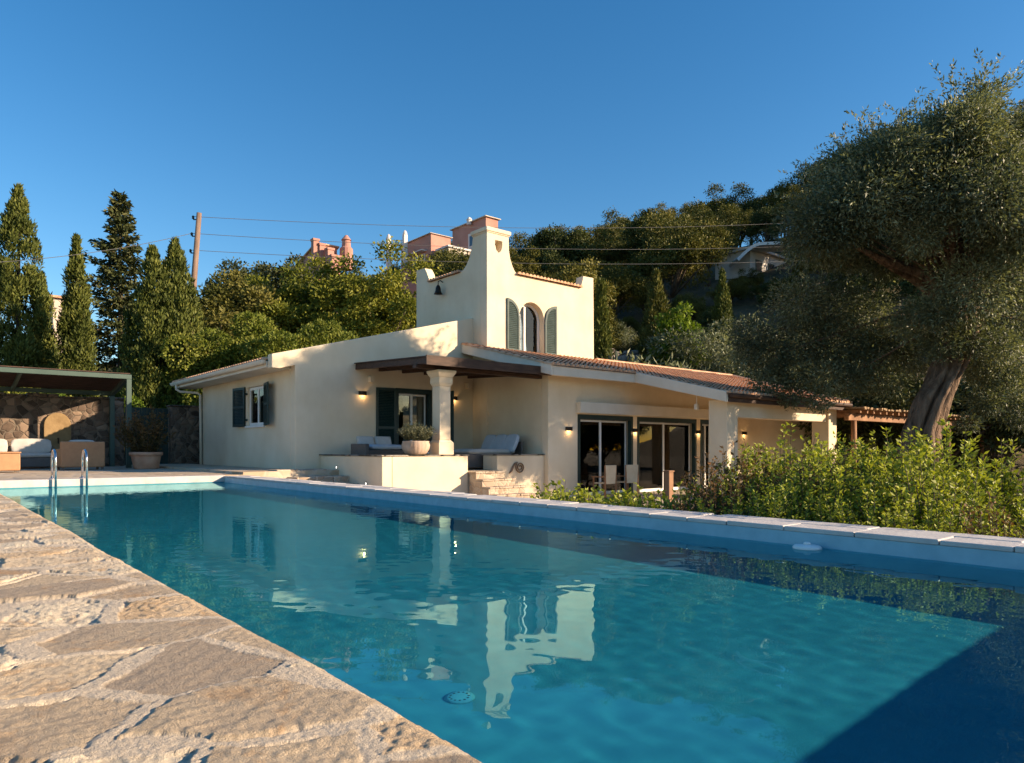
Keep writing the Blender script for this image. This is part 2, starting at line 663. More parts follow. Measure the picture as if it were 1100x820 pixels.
def sstep(a, b, x):
    t = np.clip((x - a) / (b - a), 0, 1)
    return t * t * (3 - 2 * t)


def terrain(X, Y):
    X = np.asarray(X, float)
    Y = np.asarray(Y, float)
    D = FW.x * X + FW.y * Y
    R = RT.x * X + RT.y * Y
    r = np.clip(R / np.maximum(D, 20), -0.9, 1.1)
    z85 = np.maximum(19.5 + 14 * np.minimum(r, 0) + 9 * np.maximum(r, 0) + 14 * np.maximum(r - 0.1, 0), 5)
    t = np.clip((D - 33) / 52, 0, 1.35)
    hill = z85 * (t - 0.15 * np.maximum(t - 1, 0) * 3)
    near = np.where(X < 6.1, -1.7, GZ)
    und = 0.5 * np.sin(X * 0.21 + 1.3) * np.cos(Y * 0.17) * sstep(36, 50, D)
    return near + np.maximum(hill, 0) + und


def zt(p):
    return float(terrain(p[0], p[1]))


g1 = np.concatenate([np.linspace(-400, -60, 18), np.linspace(-50, 110, 161), np.linspace(120, 500, 20)])
g1 = np.sort(np.unique(np.concatenate([g1, [6.05, 6.15]])))
GX, GY = np.meshgrid(g1, g1)
GZv = terrain(GX, GY)
ground = fast_mesh('ground', np.stack([GX, GY, GZv], -1).reshape(-1, 3), grid_faces(len(g1), len(g1)), GROUND, smooth=False)
struct(ground)

# ------------------------------------------------------------------ pool
PX0, PX1, PY0, PY1 = 0.92, 5.58, -0.20, 17.3
WZ, FZ = -0.15, -0.78

b = MB()
b.add([(PX0, PY0, FZ), (PX1, PY0, FZ), (PX1, PY1, FZ), (PX0, PY1, FZ)], [(0, 1, 2, 3)])
b.add([(PX1, PY0, FZ), (PX1, PY0, -0.039), (PX1, PY1, -0.039), (PX1, PY1, FZ)], [(0, 1, 2, 3)])
b.add([(PX0, PY0, FZ), (PX0, PY1, FZ), (PX0, PY1, -0.039), (PX0, PY0, -0.039)], [(0, 1, 2, 3)])
b.add([(PX0, PY0, FZ), (PX0, PY0, -0.039), (PX1, PY0, -0.039), (PX1, PY0, FZ)], [(0, 1, 2, 3)])
b.add([(PX0, PY1, FZ), (PX1, PY1, FZ), (PX1, PY1, -0.039), (PX0, PY1, -0.039)], [(0, 1, 2, 3)])
basin = b.build('pool_basin', POOL)
struct(basin)
basin.cycles.is_caustics_receiver = True

b = MB().box(PX1 - 0.008, PX1 - 0.001, PY0 + 0.01, PY1 - 0.02, -0.26, -0.041)
struct(b.build('waterline_tiles', WLINE))
nx, ny = 320, 1240
xs = np.linspace(PX0 + 0.002, PX1 - 0.002, nx)
ys = np.linspace(PY0 + 0.002, PY1 - 0.002, ny)
WX, WY = np.meshgrid(xs, ys)
Zw = np.full_like(WX, WZ)
wr = np.random.default_rng(5)
for i in range(64):
    a = wr.normal(0.6, 0.9)
    lam = 0.105 * (6.5 ** (i / 63))
    k = 2 * PI / lam
    slope = 0.0013 if lam < 0.27 else (0.0006 if lam < 0.36 else 0.00020)
    Zw += slope / k * np.sin(k * (WX * math.cos(a) + WY * math.sin(a)) + wr.uniform(0, 6.28))
water = fast_mesh('water', np.stack([WX, WY, Zw], -1).reshape(-1, 3), grid_faces(ny, nx), WATER, smooth=True)
struct(water)
water.cycles.is_caustics_caster = True

# near deck, modelled stone by stone as one crazy-paved surface
dx = np.concatenate([np.linspace(-6, -0.7, 70)[:-1], np.arange(-0.7, -0.01, 0.014), np.arange(0.0, 0.905, 0.0046), [0.907, 0.916, 0.920, 0.918, 0.916]])
dy = np.concatenate([np.linspace(-5, 0.0, 60)[:-1], np.arange(0.0, 0.5, 0.02), np.arange(0.5, 3.3, 0.0050), np.geomspace(3.3, 17.3 + 0.001, 480)])
DX, DY = np.meshgrid(dx, dy)
sr = np.random.default_rng(21)
pts = []
for iy in np.arange(-5.5, 18, 0.33):
    for ix in np.arange(-6.8, 1.6, 0.50):
        pts.append((ix + sr.uniform(-0.24, 0.24) + 0.25 * (int(round(iy / 0.33)) % 2), iy + sr.uniform(-0.16, 0.16)))
pts = np.array(pts)
prand = sr.uniform(0, 1, len(pts))
ptilt = sr.normal(0, 0.010, (len(pts), 2))
poff = sr.uniform(-0.004, 0.013, len(pts))
pgap = sr.uniform(0.004, 0.075, len(pts)) ** 1.0


def vnoise(x, y, seed, octs):
    r = np.random.default_rng(seed)
    z = np.zeros_like(x)
    for (k, amp, n) in octs:
        for _ in range(n):
            a = r.uniform(0, 2 * PI)
            z += amp / math.sqrt(n) * np.sin(k * r.uniform(0.7, 1.4) * (x * math.cos(a) + y * math.sin(a)) + r.uniform(0, 6.28))
    return z


wxn = DX + vnoise(DX, DY, 1, [(6, 0.020, 5), (24, 0.007, 6), (70, 0.0035, 8), (170, 0.003, 10)])
wyn = DY + vnoise(DX, DY, 2, [(6, 0.020, 5), (24, 0.007, 6), (70, 0.0035, 8), (170, 0.003, 10)])
AN = 0.80
f1 = np.full(DX.shape, 1e9)
f2 = np.full(DX.shape, 1e9)
idx = np.zeros(DX.shape, int)
idx2 = np.zeros(DX.shape, int)
for i, (px_, py_) in enumerate(pts):
    rows = np.where((dy > py_ - 1.1) & (dy < py_ + 1.1))[0]
    cols = np.where((dx > px_ - 1.1) & (dx < px_ + 1.1))[0]
    if not len(rows) or not len(cols):
        continue
    sl = (slice(rows[0], rows[-1] + 1), slice(cols[0], cols[-1] + 1))
    d = np.hypot((wxn[sl] - px_) * AN, wyn[sl] - py_)
    a1, a2, ii, i2 = f1[sl], f2[sl], idx[sl], idx2[sl]
    c1 = d < a1
    c2 = (~c1) & (d < a2)
    idx2[sl] = np.where(c1, ii, np.where(c2, i, i2))
    f2[sl] = np.where(c1, a1, np.where(c2, d, a2))
    idx[sl] = np.where(c1, i, ii)
    f1[sl] = np.where(c1, d, a1)
sep_ = np.hypot((pts[idx, 0] - pts[idx2, 0]) * AN, pts[idx, 1] - pts[idx2, 1]) + 1e-6
edge = (f2 ** 2 - f1 ** 2) / (2 * sep_)
lo_, hi_ = np.minimum(idx, idx2), np.maximum(idx, idx2)
ph = np.modf(np.abs(np.sin(lo_ * 12.9898 + hi_ * 78.233) * 43758.5453))[0]
ph2 = np.modf(np.abs(np.sin(lo_ * 39.346 + hi_ * 11.135) * 24634.6345))[0]
gap = 0.007 + 0.034 * ph ** 2 + np.abs(vnoise(DX, DY, 8, [(5, 0.010, 4), (17, 0.006, 4)])) * (0.3 + ph)
stone = sstep(0.0, 0.006, edge - gap)
lx, ly = DX - pts[idx, 0], DY - pts[idx, 1]
rough = vnoise(DX, DY, 3, [(9, 0.0008, 5), (32, 0.0012, 8), (90, 0.0012, 12), (190, 0.0011, 14)])
lay = vnoise(DX * 0.6 + 0.4 * DY, DY, 4, [(14, 1.0, 6), (40, 0.4, 6)])
split = np.clip(np.floor(lay * 2.2) * 0.0028, -0.006, 0.006) * (prand[idx] > 0.55)
ca_, sa_ = np.cos(prand[idx] * 2.2 - 0.6), np.sin(prand[idx] * 2.2 - 0.6)
UX, UY = DX * ca_ - DY * sa_, DX * sa_ + DY * ca_
ridge = -np.abs(vnoise(UX * 0.38, UY, 15, [(26, 1.0, 6), (70, 0.6, 8)])) * 0.0034 * (0.25 + prand[idx])
hs = 0.005 + ridge + poff[idx] + ptilt[idx, 0] * lx + ptilt[idx, 1] * ly + rough * (0.5 + 1.2 * prand[idx]) + split
hm = 0.004 + vnoise(DX, DY, 6, [(6, 0.002, 5), (45, 0.0009, 6), (130, 0.0008, 12), (260, 0.0008, 14)])
crack = np.exp(-((edge - gap) / 0.007) ** 2) * 0.022 * (ph2 > 0.3) * sstep(-0.5, 0.4, vnoise(DX, DY, 9, [(6, 1.0, 5)])) * (1 - sstep(0.55, 0.75, DX))
DZ = hm * (1 - stone) + hs * stone - crack
DZ = np.where(DX < -0.9, 0.004 + (DZ - 0.004) * 0.4, DZ)
wave = vnoise(DX * 0 + 0.3, DY, 12, [(2.2, 0.006, 4), (9, 0.003, 4)])
edgek = sstep(0.75, 0.92, DX)
DXo = DX + wave * edgek
DZ = DZ * (1 - 0.6 * sstep(0.86, 0.91, DX)) - 0.006 * sstep(0.88, 0.907, DX)
DZ[:, -4] = -0.012
DZ[:, -3] = -0.030
DZ[:, -2] = -0.10
DZ[:, -1] = -0.45
DV = np.stack([DXo, DY, DZ], -1).reshape(-1, 3)
deck = fast_mesh('pool_deck', DV, grid_faces(len(dy), len(dx)), DECK, smooth=True)
for nm, arr in (('stone', stone), ('shade', prand[idx])):
    a = deck.data.attributes.new(nm, 'FLOAT', 'POINT')
    a.data.foreach_set('value', np.ascontiguousarray(arr.ravel(), dtype=np.float32))
struct(deck)

# far deck, with its pale pool edge, and the deck behind the near end of the pool
b = MB().box(-9, PX0 - 0.004, 17.306, 30, -1.6, 0.006)
b.box(PX0, PX1 + 0.55, 17.62, 30, -1.6, 0.004)
b.box(PX1 + 0.554, 9.6, 17.62, 18.78, -1.6, 0.07)
b.box(PX1 + 0.554, 7.94, 18.78, 30, -1.6, 0.07)
struct(b.build('far_deck', PAVING))
b = MB().box(PX0, PX1 + 0.02, 17.296, 17.616, -0.14, 0.012)
struct(b.build('far_pool_edge', COPING, bevel=0.012, segs=2))
b = MB().box(PX0, PX1 - 0.02, -5, PY0 - 0.004, -1.6, 0.0)
struct(b.build('near_deck', PAVING))

# raised coping of pale slabs along the villa side
b = MB()
y = PY0 - 3.0
while y < 17.25:
    l = random.uniform(0.42, 0.62)
    y1 = min(y + l, 17.29)
    for (xa, xb) in ((PX1 - 0.015, PX1 + 0.30), (PX1 + 0.308, PX1 + 0.55)):
        o = random.uniform(-0.10, 0.10) if xa > PX1 else 0
        b.box(xa + random.uniform(-0.004, 0.004), xb, y + 0.004 + o, y1 - 0.004 + o, -0.040, random.uniform(-0.004, 0.004))
    y = y1
b.box(PX1 + 0.012, PX1 + 0.53, PY0 - 3, 17.29, -0.088, -0.012)
struct(b.build('pool_coping', COPING, bevel=0.008, segs=2))
b = MB().box(PX1 + 0.014, PX1 + 0.52, PY0 - 3, 17.29, -1.7, -0.09)
struct(b.build('pool_wall', PAVING))

# garden soil in the planting bed and paving of the lower court
b = MB().box(PX1 + 0.53, 10.2, -4, 13.2, -1.4, GZ + 0.03)
struct(b.build('planting_bed', EARTH))
b = MB().box(10.2, 26, 9.5, 18.0, -1.4, GZ + 0.024)
b.box(PX1 + 0.53, 10.2, 13.2, 18.0, -1.4, GZ + 0.02)
struct(b.build('lower_court', PAVING))

# ------------------------------------------------------------------ villa
villa = thing('villa', 'cream plastered villa with a small tower, terracotta roofs and dark green shutters beside the pool', 'house', (8, 18.8, GZ))


def mapY(y, d=1):
    return lambda a, b, t: (a, y + t * d, b)


def mapX(x, d=1):
    return lambda a, b, t: (x + t * d, a, b)


def arc(cx, cz, r, a0, a1, n=12, rz=None):
    rz = rz or r
    return [(cx + r * math.cos(rad(a0 + (a1 - a0) * i / n)), cz + rz * math.sin(rad(a0 + (a1 - a0) * i / n))) for i in range(n + 1)]


SL = 0.262
# gable wall (faces the pool), with the terrace door
gz = lambda x: 3.21 + SL * (x - 7.31)
b = MB()
b.plate([(7.96, -0.9), (14.2, -0.9), (14.2, gz(14.2)), (7.31, 3.21), (7.31, 2.84), (7.55, 2.84), (7.96, 2.95)],
        [[(11.15, 0.05), (12.46, 0.05), (12.46, 2.50), (11.15, 2.50)]], mapY(18.8), 0, 0.30)
b.build('gable_wall', PLASTER, villa, bevel=0.02, segs=2)
# window wall
b = MB()
b.plate([(19.103, -0.9), (27.1, -0.9), (27.1, 3.0), (19.103, 3.0)], [[(21.02, 1.36), (22.52, 1.36), (22.52, 2.57), (21.02, 2.57)]], mapX(7.96), 0, 0.30)
b.plate([(7.963, -0.9), (14.3, -0.9), (14.3, 4.8), (7.963, 3.0)], [], mapY(26.9), 0, 0.197)
b.build('window_wall', PLASTER, villa, bevel=0.015)
# room behind the window and terrace door
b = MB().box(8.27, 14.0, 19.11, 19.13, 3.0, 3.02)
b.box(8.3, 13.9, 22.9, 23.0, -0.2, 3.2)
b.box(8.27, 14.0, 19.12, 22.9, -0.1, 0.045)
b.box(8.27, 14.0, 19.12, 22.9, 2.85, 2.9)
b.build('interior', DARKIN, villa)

# tower
HZ = 6.92
b = MB()
arch_r = 0.56
hole = [(15.46, 3.80), (16.58, 3.80)] + arc(16.02, 5.07, arch_r, 0, 180, 14)
shield = [(14.42, 7.30), (14.42, 7.46), (14.72, 7.46), (14.72, 7.30), (14.67, 7.14), (14.57, 7.06), (14.47, 7.14)]
front = [(14.08, -0.9), (19.13, -0.9), (19.05, HZ + 0.01), (18.52, HZ), (18.50, 6.80), (18.44, 6.62), (18.34, 6.47), (15.42, 6.47), (15.28, 6.55),
         (15.16, 6.72), (15.07, 6.93), (15.01, 7.2), (14.99, 7.68), (14.08, 7.68)]
b.plate(front, [hole, shield], mapY(18.04), 0, 0.35)
left = [(18.393, -0.9), (22.27, -0.9), (22.27, 7.22), (21.72, 7.20), (21.58, 7.02), (21.46, 6.80), (21.30, 6.62), (19.60, 6.62), (19.35, 6.68), (19.15, 6.82), (18.98, 7.05), (18.86, 7.35), (18.80, 7.68), (18.393, 7.68)]
b.plate(left, [], mapX(14.083), 0, 0.32)
right = [(18.393, -0.9), (22.0, -0.9), (22.0, 6.9), (21.4, 6.45), (18.9, 6.45), (18.6, 6.92), (18.393, 6.92)]
b.plate(right, [], mapX(18.80), 0, 0.24)
b.plate([(14.41, -0.9), (18.79, -0.9), (18.79, 6.9), (18.3, 6.47), (14.9, 6.6), (14.41, 7.2)], [], mapY(22.0), 0, 0.26)
b.box(14.405, 14.98, 18.62, 18.79, 6.3, 7.68)
b.box(14.405, 18.79, 18.395, 21.99, 6.05, 6.15)
tower = b.build('tower', PLASTER, villa, bevel=0.02, segs=2)
b = MB().box(14.02, 15.06, 17.98, 18.86, 7.70, 7.83)
b.box(14.05, 15.02, 18.01, 18.83, 7.655, 7.70)
b.build('chimney_cap', PLASTER, tower, bevel=0.015)
b = MB().box(14.41, 14.97, 18.5, 18.61, 6.9, 7.65)
b.build('flue', FLUEDARK, tower)
# little barrel tiles capping the tower walls
b = MB()
x = 15.40
while x < 18.36:
    n = 7
    for (r0, r1) in ((0.078, 0.066),):
        vs = []
        for (yy, r) in ((17.93, r0), (18.46, r1)):
            for k in range(n + 1):
                a = PI * k / n
                vs.append((x + r * math.cos(a), yy, 6.475 + r * 1.1 * math.sin(a) + random.uniform(-0.002, 0.002)))
        m = n + 1
        b.add(vs, [(k, k + 1, k + 1 + m, k + m) for k in range(n)] + [tuple(reversed(range(m)))])
    x += 0.162
b.build('coping_tiles', TILE, tower)
b = MB()
yy = 19.55
while yy < 21.4:
    vs = []
    for (xx, r) in ((13.98, 0.078), (14.5, 0.066)):
        for k in range(8):
            a = PI * k / 7
            vs.append((xx, yy + r * math.cos(a), 6.625 + r * 1.1 * math.sin(a)))
    b.add(vs, [(k, k + 1, k + 9, k + 8) for k in range(7)] + [tuple(reversed(range(8)))])
    yy += 0.162
b.build('coping_tiles', TILE, tower, smooth=False)

# arched window of the tower: frame, pane, shutters
b = MB()
fo = [(15.47, 3.82), (16.57, 3.82)] + arc(16.02, 5.07, arch_r - 0.01, 0, 180, 14)
fi = [(15.55, 3.90), (16.49, 3.90)] + arc(16.02, 5.07, arch_r - 0.09, 0, 180, 14)
b.plate(fo, [fi], mapY(18.27), 0, 0.07)
b.box(15.50, 15.60, 18.16, 18.27, 3.85, 5.2)
b.box(15.86, 15.93, 18.27, 18.34, 3.9, 5.5)
win = b.build('arched_window', WHITEP, villa)
b = MB().plate([(15.56, 3.9), (16.48, 3.9)] + arc(16.02, 5.07, arch_r - 0.1, 0, 180, 14), [], mapY(18.30), 0, 0.01)
b.build('pane', GLASS, win)
b = MB().plate([(15.9, 3.9), (16.48, 3.9)] + arc(16.02, 5.07, arch_r - 0.1, 0, 100, 10), [], mapY(18.33), 0, 0.01)
b.build('inner_curtain', CREAMF, win)


def arch_leaf(xc, w, high_left):
    """louvred shutter leaf with half an arched top, lying open against the wall"""
    x0, x1 = xc - w / 2, xc + w / 2
    pts = []
    n = 10
    for i in range(n + 1):
        t = i / n
        zz = 5.07 + arch_r * math.sqrt(max(0, 1 - t * t))
        pts.append((x0 + t * w if high_left else x1 - t * w, zz))
    base = [(x1, 3.86), (x0, 3.86)] if high_left else [(x0, 3.86), (x1, 3.86)]
    m = MB()
    cx = sum(q[0] for q in pts) / len(pts)
    inner = [(xc + (q[0] - xc) * 0.76, 4.75 + (q[1] - 4.75) * 0.88) for q in base + pts]
    m.plate(base + pts, [inner], mapY(17.985), 0, 0.045)
    z = 3.98
    while z < 5.56:
        xa, xb = x0 + 0.05, x1 - 0.05
        if z > 5.0:
            t = math.sqrt(max(0, 1 - ((z + 0.06 - 5.07) / arch_r) ** 2)) if z > 5.05 else 1
            lim = t * w * 0.88
            if high_left:
                xb = min(xb, x0 + lim)
            else:
                xa = max(xa, x1 - lim)
        if xb - xa > 0.06:
            m.obox(((xa + xb) / 2, 18.01, z), (xb - xa, 0.012, 0.065), (rad(-35), 0, 0))
        z += 0.062
    return m


arch_leaf(15.46 - 0.29, 0.54, True).build('shutter', GREENW, win)
arch_leaf(16.58 + 0.30, 0.56, False).build('shutter', GREENW, win)


# ------------------------------------------------------------------ tiled roofs
def tile_roof(mb, cols, plane, axis, step=0.34, r=0.085):
    """cols: list of (position across, start, end along the slope axis); plane(s) -> z"""
    n = 6
    for (c, s0, s1) in cols:
        if s1 - s0 < 0.1:
            continue
        s = s0
        j = 0
        c += random.uniform(-0.008, 0.008)
        while s < s1 - 0.02:
            e = min(s + step + 0.04, s1)
            vs = []
            for (ss, rr, up) in ((s, r, 0.030), (e, r * 0.86, 0.006)):
                for k in range(n + 1):
                    a = PI * k / n
                    o = c + rr * math.cos(a) + random.uniform(-0.002, 0.002)
                    z = plane(ss) + up + rr * 0.95 * math.sin(a)
                    vs.append((o, ss, z) if axis == 'y' else (ss, o, z))
            m = n + 1
            fs = [(k, k + 1, k + 1 + m, k + m) for k in range(n)]
            if j == 0:
                fs.append(tuple(range(m)))
            mb.add(vs, fs)
            s += step
            j += 1


RP = lambda yv: 2.18 + 0.247 * (yv - 11.24)


def hip_eave(x):
    if x < 17.20:
        return 14.46
    if x <= 24.5:
        return 11.18
    return 11.18 + (x - 24.5) * (6.82 / 3.5)


def ridge_y(x):
    if x < 14.06:
        return 18.79
    if x < 19.15:
        return 18.03
    return 18.0


b = MB()
cols = []
x = 13.66
while x < 27.9:
    cols.append((x, hip_eave(x), ridge_y(x)))
    x += 0.192
tile_roof(b, cols, RP, 'y')
# bed the rows lie in
xs_ = [13.6, 17.2, 17.201, 24.5, 28.0]
for i in range(len(xs_) - 1):
    xa, xb = xs_[i], xs_[i + 1]
    if xb - xa < 0.01:
        continue
    n = max(1, int((xb - xa) / 0.25))
    for k in range(n):
        q0, q1 = xa + (xb - xa) * k / n, xa + (xb - xa) * (k + 1) / n
        e0, e1 = hip_eave(q0 + 1e-4) + 0.02, hip_eave(q1 - 1e-4) + 0.02
        r0 = ridge_y((q0 + q1) / 2)
        b.add([(q0, e0, RP(e0)), (q1, e1, RP(e1)), (q1, r0, RP(r0)), (q0, r0, RP(r0))], [(0, 1, 2, 3)])
# far slope behind the ridge and the ridge tiles
b.add([(19.14, 18.0, RP(18)), (28, 18.0, RP(18)), (33, 26, RP(18) - 1.9), (19.14, 26, RP(18) - 1.9)], [(0, 1, 2, 3)])
b.tube([(19.15, 18.0, RP(18) + 0.03), (28, 18.0, RP(18) + 0.03)], 0.11, 8)
b.tube([(28, 18.0, RP(18) + 0.03), (24.55, 11.25, RP(11.25) + 0.04)], 0.10, 8)
b.build('tiled_roof', TILE, villa)

b = MB()
LP = lambda xv: 3.05 + SL * (xv - 7.25)
cols = []
y = 19.2
while y < 28.1:
    cols.append((y, 7.18, 14.0))
    y += 0.192
tile_roof(b, cols, LP, 'x', step=0.36)
b.add([(7.2, 19.11, LP(7.2)), (14.05, 19.11, LP(14.05)), (14.05, 28.1, LP(14.05)), (7.2, 28.1, LP(7.2))], [(0, 1, 2, 3)])
b.build('tiled_roof', TILE, villa)
# eaves board, gutter, downpipe of the window wing
b = MB().box(7.27, 7.955, 19.103, 28.05, 2.87, 2.93)
b.box(7.27, 7.31, 19.103, 28.05, 2.93, 3.04)
b.box(7.31, 14.0, 27.11, 28.05, 2.935, 3.0)
b.build('eaves', FASCIA, villa)
b = MB()
n = 8
vs = []
for yv in (19.09, 28.15):
    for k in range(n + 1):
        a = PI + PI * k / n
        vs.append((7.19 + 0.075 * math.cos(a), yv, 3.06 + 0.11 * math.sin(a)))
b.add(vs, [(k, k + 1, k + 2 + n, k + 1 + n) for k in range(n)] + [tuple(range(n + 1)), tuple(range(n + 1, 2 * n + 2))])
b.build('gutter', FASCIA, villa, smooth=True)
b = MB().tube([(7.19, 27.55, 2.98), (7.19, 27.55, 2.80), (7.30, 27.48, 2.72), (7.80, 27.15, 2.68), (7.87, 27.05, 2.60), (7.88, 27.02, 0.07)], 0.045, 8)
b.build('downpipe', FASCIA, villa, smooth=True)

# window with shutters on the window wing
b = MB()
b.plate([(21.03, 1.37), (22.51, 1.37), (22.51, 2.56), (21.03, 2.56)], [[(21.11, 1.45), (21.73, 1.45), (21.73, 2.48), (21.11, 2.48)], [(21.81, 1.45), (22.43, 1.45), (22.43, 2.48), (21.81, 2.48)]], mapX(8.04), 0, 0.06)
b.box(7.90, 8.04, 20.98, 22.56, 1.30, 1.355)
w2 = b.build('window', WHITEP, villa)
MB().box(8.06, 8.07, 21.1, 22.44, 1.44, 2.49).build('pane', GLASS, w2)
MB().box(8.12, 8.14, 21.1, 22.44, 1.44, 2.49).build('inner_curtain', CURTAIN, w2)


def louvre(mb, w, h, z0, t=0.045):
    """leaf in local x (0..w), z0..z0+h, facing -y"""
    for (xa, xb, za, zb) in ((0, 0.07, z0, z0 + h), (w - 0.07, w, z0, z0 + h), (0.07, w - 0.07, z0, z0 + 0.08), (0.07, w - 0.07, z0 + h - 0.08, z0 + h), (0.07, w - 0.07, z0 + h / 2 - 0.04, z0 + h / 2 + 0.04)):
        mb.box(xa, xb, -t / 2, t / 2, za, zb)
    z = z0 + 0.10
    while z < z0 + h - 0.09:
        mb.obox((w / 2, 0, z), (w - 0.14, 0.010, 0.055), (rad(40), 0, 0))
        z += 0.048


def hinge_leaf(parent, hx, hy, z0, w, h, ang, mat):
    m = MB()
    louvre(m, w, h, z0)
    ca, sa = math.cos(ang), math.sin(ang)
    m.v = [(hx + ca * p[0] - sa * p[1], hy + sa * p[0] + ca * p[1], p[2]) for p in m.v]
    return m.build('shutter', mat, parent)


hinge_leaf(w2, 7.92, 22.62, 1.34, 0.76, 1.25, rad(98), GREEN)
hinge_leaf(w2, 7.92, 20.96, 1.34, 0.76, 1.25, rad(-103), GREEN)
for z in (1.52, 2.34):
    MB().box(7.86, 7.97, 22.50, 22.64, z, z + 0.06).build('shutter_hinge', GREEN, w2)

# ------------------------------------------------------------------ right wing: walls, doors, porch
b = MB()
d1 = [(15.30, GZ), (17.84, GZ), (17.84, 1.69), (15.30, 1.69)]
d2 = [(18.06, GZ), (21.30, GZ), (21.30, 1.69), (18.06, 1.69)]
d3 = [(21.54, GZ), (22.5, GZ), (22.5, 1.69), (21.54, 1.69)]
b.plate([(14.08, -0.9), (31.5, -0.9), (31.5, 2.6), (19.2, 2.95), (14.08, 2.95)], [d1, d2, d3], mapY(15.13), 0, 0.30)
b.plate([(15.433, -0.9), (18.036, -0.9), (18.036, 3.65), (15.433, 3.0)], [], mapX(14.083), 0, 0.30)
b.build('wing_wall', PLASTER, villa, bevel=0.015)
MB().box(15.22, 23.6, 14.93, 15.127, 1.72, 2.06).build('lintel', FASCIA, villa, bevel=0.01)
# soffit under the tiles
b = MB()
for (xa, xb, ya, yb) in ((13.72, 17.25, 14.6, 17.9), (17.25, 24.4, 11.3, 17.9)):
    b.add([(xa, ya, RP(ya) - 0.21), (xb, ya, RP(ya) - 0.21), (xb, yb, RP(yb) - 0.21), (xa, yb, RP(yb) - 0.21)], [(0, 1, 2, 3)])
    b.add([(xa, ya, RP(ya) - 0.03), (xb, ya, RP(ya) - 0.03), (xb, yb, RP(yb) - 0.03), (xa, yb, RP(yb) - 0.03)], [(0, 1, 2, 3)])
b.build('soffit', PLASTER, villa)
# bargeboards and eaves boards
b = MB()
b.plate([(14.5, RP(14.5) - 0.27), (18.79, RP(18.79) - 0.27), (18.79, RP(18.79) + 0.06), (14.5, RP(14.5) + 0.06)], [], mapX(13.60), 0, 0.10)
b.plate([(13.703, RP(14.5) - 0.27), (17.197, RP(14.5) - 0.27), (17.197, RP(14.5) + 0.01), (13.703, RP(14.5) + 0.01)], [], mapY(14.503), 0, 0.09)
b.plate([(11.24, RP(11.24) - 0.23), (14.60, RP(14.6) - 0.27), (14.60, RP(14.6) + 0.06), (11.24, RP(11.24) + 0.06)], [], mapX(17.20), 0, 0.10)
b.build('bargeboard', FASCIA, villa, bevel=0.008)
b = MB().box(17.303, 24.5, 11.22, 11.30, RP(11.24) - 0.22, RP(11.24) + 0.0)
b.tube([(17.31, 11.16, RP(11.24) - 0.04), (24.6, 11.16, RP(11.24) - 0.04)], 0.065, 8)
b.build('gutter', DWOOD, villa)
# porch pillars and beam
b = MB().box(17.65, 18.20, 11.50, 12.12, -0.9, 2.06)
b.build('pillar', PLASTER, villa, bevel=0.02, segs=2)
b = MB().box(23.70, 24.28, 11.50, 12.10, -0.9, 2.06)
b.build('pillar', PLASTER, villa, bevel=0.02, segs=2)
b = MB().box(18.203, 23.697, 11.58, 11.95, 1.56, 2.06)
b.build('porch_beam', PLASTER, villa, bevel=0.01)
# rooms behind the glass doors
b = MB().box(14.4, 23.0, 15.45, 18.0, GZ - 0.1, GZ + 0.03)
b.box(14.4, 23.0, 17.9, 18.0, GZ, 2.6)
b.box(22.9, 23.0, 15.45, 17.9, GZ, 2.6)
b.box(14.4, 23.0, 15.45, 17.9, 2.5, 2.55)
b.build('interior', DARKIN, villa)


def glass_door(x0, x1, z0, z1, y, curtain=True, leafpos=0.52):
    m = MB()
    m.box(x0 + 0.003, x0 + 0.10, y - 0.04, y + 0.10, z0, z1 - 0.003)
    m.box(x1 - 0.10, x1 - 0.003, y - 0.04, y + 0.10, z0, z1 - 0.003)
    m.box(x0 + 0.10, x1 - 0.10, y - 0.04, y + 0.10, z1 - 0.14, z1 - 0.003)
    fr = m.build('door_frame', GREEN, villa)
    m = MB()
    xa, xb = x0 + 0.11, x1 - 0.11
    xm = xa + (xb - xa) * leafpos
    m.plate([(xa, z0 + 0.02), (xm + 0.03, z0 + 0.02), (xm + 0.03, z1 - 0.15), (xa, z1 - 0.15)], [[(xa + 0.05, z0 + 0.12), (xm - 0.05, z0 + 0.12), (xm - 0.05, z1 - 0.21), (xa + 0.05, z1 - 0.21)]], mapY(y + 0.11), 0, 0.05)
    m.plate([(xm - 0.03, z0 + 0.02), (xb, z0 + 0.02), (xb, z1 - 0.15), (xm - 0.03, z1 - 0.15)], [[(xm + 0.05, z0 + 0.12), (xb - 0.05, z0 + 0.12), (xb - 0.05, z1 - 0.21), (xm + 0.05, z1 - 0.21)]], mapY(y + 0.165), 0, 0.05)
    sl = m.build('sliding_leaf', WHITEP, fr)
    m = MB().box(xa + 0.05, xm - 0.05, y + 0.13, y + 0.136, z0 + 0.1, z1 - 0.2)
    m.box(xm + 0.05, xb - 0.05, y + 0.185, y + 0.191, z0 + 0.1, z1 - 0.2)
    m.build('pane', GLASS, fr)
    if curtain:
        m = MB()
        cw = (xb - xa) * 0.16
        n = 40
        vs = []
        for k in range(n + 1):
            t = k / n
            xx = xb - 0.02 - cw * (1 - t)
            vs += [(xx, y + 0.30 + 0.025 * math.sin(t * 38), z0 + 0.02), (xx, y + 0.30 + 0.02 * math.sin(t * 38 + 0.4), z1 - 0.12)]
        m.add(vs, [(2 * k, 2 * k + 2, 2 * k + 3, 2 * k + 1) for k in range(n)])
        m.build('curtain', CURTAIN, fr, smooth=True)
    return fr


